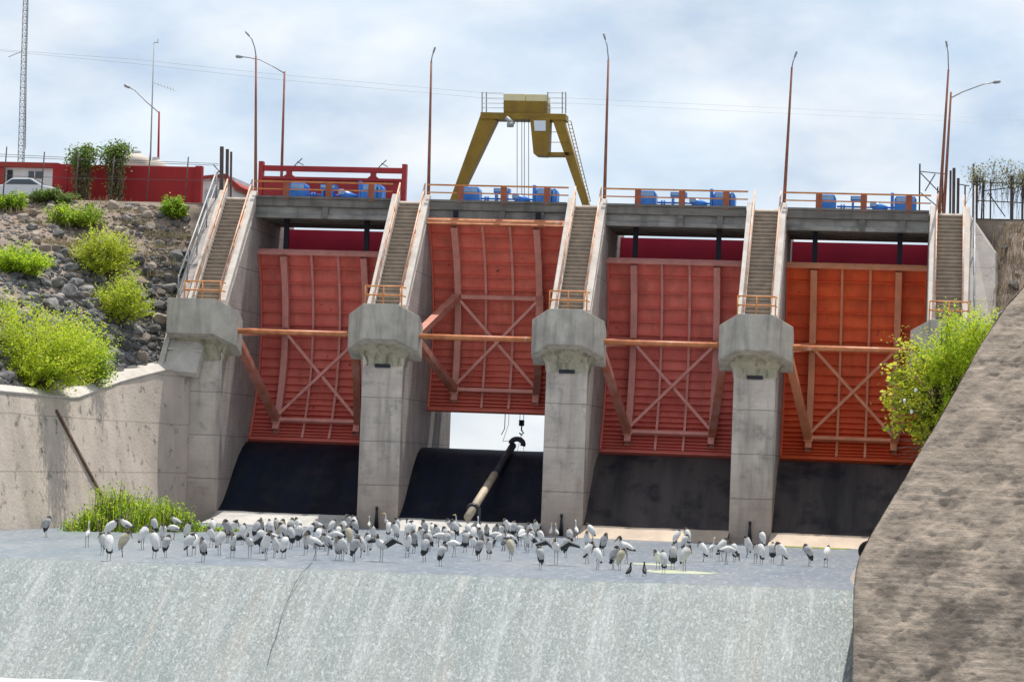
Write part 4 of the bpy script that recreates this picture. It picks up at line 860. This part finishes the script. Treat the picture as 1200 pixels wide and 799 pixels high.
for p, s, py in cand[:300]:
    d = p-CP; px = 600+FPX*d.dot(CR)/d.dot(CF); an_ = min(ANC, key=lambda q: (q[0]-px)**2+(q[1]-py)**2)[2]; sz_ = 'large' if s > 1.0 else 'small' if s < .6 else 'mid-sized'
    tan_ = random.random() < (.6 if py < 300 else .14); o = link('boulder', random.choice(RT if tan_ else RM), None, p+Vector((0, -.05, .08*s)))
    o.rotation_euler = (random.uniform(-.4, .4), random.uniform(-.4, .4), random.uniform(0, 6.3)); o.scale = (s, s, s*random.uniform(.8, 1.2))
    hue = 'tan' if tan_ else 'dark grey'; tag(o, f'{sz_} {hue} boulder {an_} on the left bank', 'boulder', f'{sz_} {hue} boulders {an_}')
ico = [[tuple(v.co) for v in me.vertices] for me in RM[:3]]; icf = [tuple(p.vertices) for p in RM[0].polygons]
bm = bmesh.new(); bmesh.ops.create_icosphere(bm, subdivisions=1, radius=.5); iv = [tuple(v.co) for v in bm.verts]; ifc = [tuple(v.index for v in f.verts) for f in bm.faces]; bm.free()
mb = MB()
for k in range(7000):
    u, v = random.uniform(0, .82), random.uniform(0, .99); p = bank(u, v); d = p-CP; z = d.dot(CF); px, py = 600+FPX*d.dot(CR)/z, 399.5-FPX*d.dot(CU)/z
    if px > 222 or random.random() > dens(px, py)+.35: continue
    s = random.uniform(.08, .34)**1.0; a = random.uniform(0, 6.28); ca, sa = math.cos(a), math.sin(a); jj = [random.uniform(.75, 1.3) for _ in iv]; kx = random.uniform(.9, 1.5)
    mb.add([(p.x+s*j*(x*kx*ca-y*sa), p.y+s*j*(x*kx*sa+y*ca), p.z+s*.7*j*z_) for (x, y, z_), j in zip(iv, jj)], ifc, 1 if (py < 300 and random.random() < .7) else 0)
struct('rubble', mb, [mat('rubble_rock', (.10, .105, .115), (.2, .195, .19), 2.5, rough=.95), mat('rubble_tan', (.34, .27, .21), (.22, .18, .15), 2.5, rough=.95)], False, 'stuff', 'small loose stones between the boulders')
for k in range(34):
    x, y = random.uniform(22.2, 26.5), random.uniform(-1, 7.2); s = random.uniform(.4, 1.1); o = link('boulder', random.choice(RT+RM[:2]), None, (x, y, rbank(x, y)+.1*s)); o.scale = (s, s, s); o.rotation_euler = (random.uniform(-.4, .4), 0, random.uniform(0, 6.3))
    tag(o, 'boulder on the scrubby right bank above the brown wall', 'boulder', 'boulders on the right bank')
# ------------------------------------------------------------------ algae on the pool
def patch(px, py, a_, b2, mt, lab, z=.006):
    c0 = atZ(px, py, 0); n = 40; mb = MB(); v = [(c0.x+a_*math.cos(q)*(1+.35*vnoise(math.cos(q)*2, math.sin(q)*2, px, 1)), c0.y+b2*math.sin(q)*(1+.35*vnoise(math.cos(q)*2, math.sin(q)*2, py, 1)), z) for q in np.linspace(0, 2*math.pi, n, endpoint=False)]
    mb.add(v, [tuple(range(n))]); struct('algae', mb, mt, False, 'stuff', lab)
patch(795, 670, 1.3, 1.6, ALGA, 'yellow-green algae under the storks right of the middle pier'); patch(765, 661, .9, 1.0, ALGA, 'small yellow-green algae streak on the pool'); patch(955, 641.5, 1.9, 1.5, mat('moss_green', (.26, .3, .03), (.2, .24, .03), 2), 'green algae strip at the apron edge on the right', .012)
# ------------------------------------------------------------------ birds (facing +Y, feet at z = 0)
def bird_mesh(name, spine, rad, mi, legs, wings=None, mats=None, sq=.85, walk=0):
    mb = MB(); n = 10
    # resample the spine smoothly
    P_ = [Vector((0, y, z)) for y, z in spine]; mb.tube(P_, rad, n, mi, True, sq)
    hip = legs
    for s in (-1, 1):
        k = walk*s
        mb.tube([(s*.05, hip[0], hip[1]), (s*.05, hip[0]-.03+k*.5, hip[1]*.5), (s*.05, hip[0]+k, .02)], [.018, .011, .009], 5, 4)
        mb.tube([(s*.05, hip[0]+k-.03, .012), (s*.05, hip[0]+k+.09, .012)], [.014, .006], 4, 4)
    if wings:
        for s in (-1, 1):
            for a in wings(s): mb.add(*a)
    return mb.mesh(name, mats, (0, 0, 0), True)
ST = [WHT, BLK, HEADF, BILL, LEGM]
def folded(y0, z0, y1, z1, w_=.13, mi=1):     # dark flight feathers along the folded wing's lower edge
    def f(s):
        v = [(s*w_, y0, z0), (s*w_*1.12, y0*.5+y1*.5, z0*.5+z1*.5-.03), (s*.035, y1, z1), (s*.02, y1-.02, z1+.05), (s*w_*.8, y0-.04, z0+.06)]
        return [(v, [(0, 1, 2, 3, 4)], mi)]
    return f
def spread(s):
    rt, el, tp = Vector((s*.12, .05, .76)), Vector((s*.40, -.02, .98)), Vector((s*.78, -.10, .80)); out_ = []
    ch = Vector((0, -.20, -.16))
    for a_, b2, k0, k1 in ((rt, el, 1.0, 1.1), (el, tp, 1.1, .6)):
        up = Vector((0, .01, .03))
        out_.append(([a_, b2, b2+ch*k1*.5, a_+ch*k0*.5, a_-up, b2-up], [(0, 1, 2, 3), (4, 5, 2, 3)], 0)); out_.append(([a_+ch*k0*.5, b2+ch*k1*.5, b2+ch*k1*1.35, a_+ch*k0*1.35], [(0, 1, 2, 3)], 1))
    return out_
HUN = [(-.17, .25), (-.15, .32), (-.11, .44), (-.05, .58), (.01, .71), (.05, .82), (.07, .88), (.09, .925), (.13, .945), (.17, .925), (.21, .86), (.25, .76), (.265, .70)]
HUR = [.02, .055, .11, .15, .16, .13, .085, .062, .06, .05, .028, .018, .006]; HUM = [1, 0, 0, 0, 0, 0, 2, 2, 2, 3, 3, 3]
STD = [(-.34, .53), (-.28, .55), (-.16, .60), (-.02, .66), (.10, .72), (.18, .80), (.20, .90), (.20, .99), (.23, 1.04), (.27, 1.02), (.33, .95), (.41, .85), (.45, .80)]
STR_ = [.02, .06, .12, .155, .15, .10, .06, .048, .056, .048, .028, .018, .006]
FEE = [(-.36, .60), (-.28, .61), (-.14, .62), (.02, .63), (.14, .61), (.24, .58), (.31, .50), (.35, .42), (.38, .36), (.40, .31), (.41, .24), (.41, .14), (.41, .08)]
EGR = [(-.26, .46), (-.2, .48), (-.1, .53), (.02, .59), (.10, .66), (.13, .74), (.10, .84), (.12, .94), (.15, 1.02), (.18, 1.05), (.22, 1.045), (.29, 1.03), (.34, 1.02)]
EGS = [.015, .045, .085, .10, .08, .045, .028, .024, .026, .03, .022, .012, .004]; EGM = [0]*9+[3]*3
MS = {'hun': bird_mesh('stork', HUN, HUR, HUM, (-.04, .5), folded(-.06, .42, -.18, .24, .1), ST),
      'dark': bird_mesh('stork', HUN, HUR, [1, 1, 0, 0, 0, 0, 2, 2, 2, 3, 3, 3], (-.04, .5), folded(.0, .56, -.18, .24, .135), [GRYF, BLK, HEADF, BILL, LEGM]),
      'std': bird_mesh('stork', STD, STR_, HUM, (-.02, .6), folded(-.02, .6, -.34, .5), ST, walk=.06),
      'feed': bird_mesh('stork', FEE, STR_, HUM, (-.02, .58), folded(-.02, .58, -.36, .56), ST, walk=.08),
      'juv': bird_mesh('stork', HUN, HUR, HUM, (-.04, .5), None, [TANF, GRYF, HEADF, BILL, LEGM]),
      'spr': bird_mesh('stork', STD, STR_, HUM, (-.02, .6), spread, ST),
      'egr': bird_mesh('egret', EGR, EGS, EGM, (-.02, .5), None, [WHT, WHT, WHT, YBILL, LEGM]),
      'cor': bird_mesh('cormorant', [(-.2, .12), (-.1, .16), (.0, .22), (.06, .3), (.08, .38), (.07, .46), (.1, .52), (.14, .52), (.2, .5)], [.02, .06, .085, .07, .04, .03, .035, .02, .006], [1]*7+[3], (-.01, .18), None, [BLK, BLK, BLK, BILL, LEGM])}
def jit(sp, a): return [(y+random.gauss(0, a)*(.4+i/12), z+random.gauss(0, a)*(.4+i/12)) for i, (y, z) in enumerate(sp)]
def lean(sp, q): return [(y*math.cos(q)+(z-.45)*math.sin(q), .45+(z-.45)*math.cos(q)-y*math.sin(q)) for y, z in sp]
VAR = {'hun': [MS['hun']], 'dark': [MS['dark']], 'feed': [MS['feed']], 'std': [MS['std']]}
for q in range(7): VAR['hun'].append(bird_mesh('stork', lean(jit(HUN, .010), random.uniform(-.15, .5)), [r_*random.uniform(.88, 1.14) for r_ in HUR], HUM, (-.04+random.uniform(-.02, .05), .46), folded(-.06, .42, -.2, .25, random.uniform(.08, .13)) if q % 2 else None, ST, walk=random.choice((0, 0, .05))))
for q in range(4): VAR['dark'].append(bird_mesh('stork', lean(jit(HUN, .010), random.uniform(-.15, .35)), [r_*random.uniform(.88, 1.14) for r_ in HUR], [1, 1, 0, 0, 0, 0, 2, 2, 2, 3, 3, 3], (-.04, .46), folded(.0, .54, -.2, .24, .13), [GRYF, BLK, HEADF, BILL, LEGM]))
for q in range(3): VAR['feed'].append(bird_mesh('stork', lean(jit(FEE, .012), random.uniform(-.2, .1)), STR_, HUM, (-.02, .55), folded(-.02, .58, -.36, .56, .1), ST, walk=random.uniform(-.08, .08)))
birds = [('egr',102,641),('hun',119,650),('hun',127,656),('hun',128,634),('std',147,630),('juv',145,652),('hun',167,644),('hun',180,654),('hun',180,630),('hun',195,653),('hun',190,641),('feed',203,632),('std',206,624),
 ('hun',221,651),('hun',227,651),('dark',237,658),('hun',220,635),('hun',247,641),('hun',249,630),('hun',257,650),('hun',272,653),('dark',55,629),
 ('spr',292,654),('hun',305,648),('hun',312,656),('hun',321,653),('hun',333,654),('hun',340,643),('juv',328,634),('hun',324,629),('hun',341,627),('hun',349,628),('hun',369,628),('hun',358,650),('std',368,656),('hun',350,640),('hun',377,643),('dark',383,650),('hun',388,629),('hun',395,656),('hun',401,657),('juv',408,643),('dark',416,658),('hun',422,653),('hun',431,650),('spr',446,658),('hun',415,627),('hun',407,626),('egr',432,625),('egr',454,625),('hun',284,638),('hun',300,634),('hun',315,632),('hun',363,636),('hun',396,637),('hun',436,636),
 ('hun',465,627),('hun',478,634),('hun',483,634),('hun',477,653),('dark',484,648),('dark',498,658),('dark',517,663),('hun',523,646),('feed',531,652),('hun',507,633),('hun',512,636),('dark',545,647),('hun',555,650),('dark',562,657),('hun',572,655),('hun',590,645),('juv',597,657),('egr',560,630),('egr',536,627),('hun',585,634),('feed',608,630),('hun',592,629),('hun',600,629),('hun',618,647),('dark',632,667),('hun',633,641),('hun',620,632),('hun',627,630),('hun',527,627),('hun',570,633),('hun',497,630),('hun',548,633),('feed',580,640),
 ('egr',645,634),('egr',652,634),('egr',675,634),('spr',651,662),('dark',664,653),('dark',667,641),('hun',687,645),('hun',689,660),('hun',700,667),('dark',707,650),('hun',693,635),('hun',720,667),('juv',727,668),('std',733,660),('cor',737,675),('cor',755,675),('hun',770,668),('hun',777,672),('hun',788,667),('hun',802,669),('hun',802,647),('hun',792,643),('hun',805,642),
 ('hun',824,658),('egr',834,653),('hun',845,657),('feed',852,661),('hun',860,658),('hun',875,653),('hun',885,660),('hun',891,662),('hun',893,645),('hun',905,659),('hun',916,662),('hun',947,663),('hun',968,664)]
for q in range(34):     # the crowded middle of the flock
    birds.append((random.choice(('hun', 'hun', 'dark', 'dark', 'feed')), random.randint(262, 628), random.randint(628, 648)))
birds = [('dark', b_[1], b_[2]) if b_[0] == 'hun' and random.random() < .22 else b_ for b_ in birds]
ZONE = [(40, 80, 'alone at the left end of the flock'), (80, 215, 'before the green reeds'), (215, 290, 'right of the green reeds'), (290, 415, 'before the leftmost dark bay'), (415, 495, 'before the second pier'), (495, 635, 'before the fallen pipe'), (635, 715, 'before the middle pier'), (715, 760, 'right of the middle pier'), (760, 815, 'around the algae patch'), (815, 930, 'before the fourth pier'), (930, 1000, 'at the right end of the flock')]
KIND = {'hun': 'hunched white stork with dark head', 'dark': 'grey-backed stork with black wing tips', 'std': 'upright white stork mid-step', 'feed': 'white stork bending its neck down', 'juv': 'tan-bodied stork', 'spr': 'white stork with black-edged wings spread', 'egr': 'slender white egret with raised neck', 'cor': 'small black cormorant near the water edge'}
NUM = 'first second third fourth fifth sixth seventh eighth ninth tenth eleventh twelfth thirteenth fourteenth fifteenth sixteenth seventeenth eighteenth nineteenth twentieth twenty-first twenty-second twenty-third twenty-fourth twenty-fifth twenty-sixth twenty-seventh twenty-eighth twenty-ninth thirtieth'.split()
cnt = {}
for kd, px, py in sorted(birds, key=lambda q: q[1]):
    p = atZ(px, py, 0)
    inpier = any(abs(p.x-X) < 2.0 for X in PX)
    ymax = -1.2 if not inpier else -1.8
    if p.y > ymax: p = CP+(p-CP)*((ymax-random.uniform(0, 1.2)-CP.y)/(p.y-CP.y)); 
    y = p.y; z = 0
    if y > -2.6: z = .03+(y+2.6)*(-.125)*-1*.9
    o = link({'egr': 'egret', 'cor': 'cormorant'}.get(kd, 'stork'), random.choice(VAR.get(kd, [MS[kd]])), None, (p.x, p.y, z-.015))
    s = random.uniform(.82, 1.02); o.scale = (s*1.12, s*1.12, s)
    face = {'std': 1.4, 'feed': random.choice((-1.4, 1.4)), 'spr': 2.9+random.uniform(-.3, .3)}.get(kd, random.choice((random.uniform(-1.2, 1.2), random.uniform(-1.9, 1.9), random.uniform(2, 4))))
    o.rotation_euler = (0, 0, face)
    zn = next(q for a_, b2, q in ZONE if a_ <= px < b2)
    cat = {'egr': 'egret', 'cor': 'cormorant'}.get(kd, 'stork')
    k = cnt[(kd, zn)] = cnt.get((kd, zn), 0)+1; tot = sum(1 for q in birds if q[0] == kd and next(z for a_, b2, z in ZONE if a_ <= q[1] < b2) == zn)
    lbl = KIND[kd]+' '+zn+('' if tot == 1 else ', '+NUM[k-1]+' from left')
    tag(o, lbl if kd != 'cor' else ('left' if px < 745 else 'right')+' of two small black cormorants near the water edge', cat, cat+'s '+zn+' ('+kd+')' if kd != 'cor' else 'cormorants')
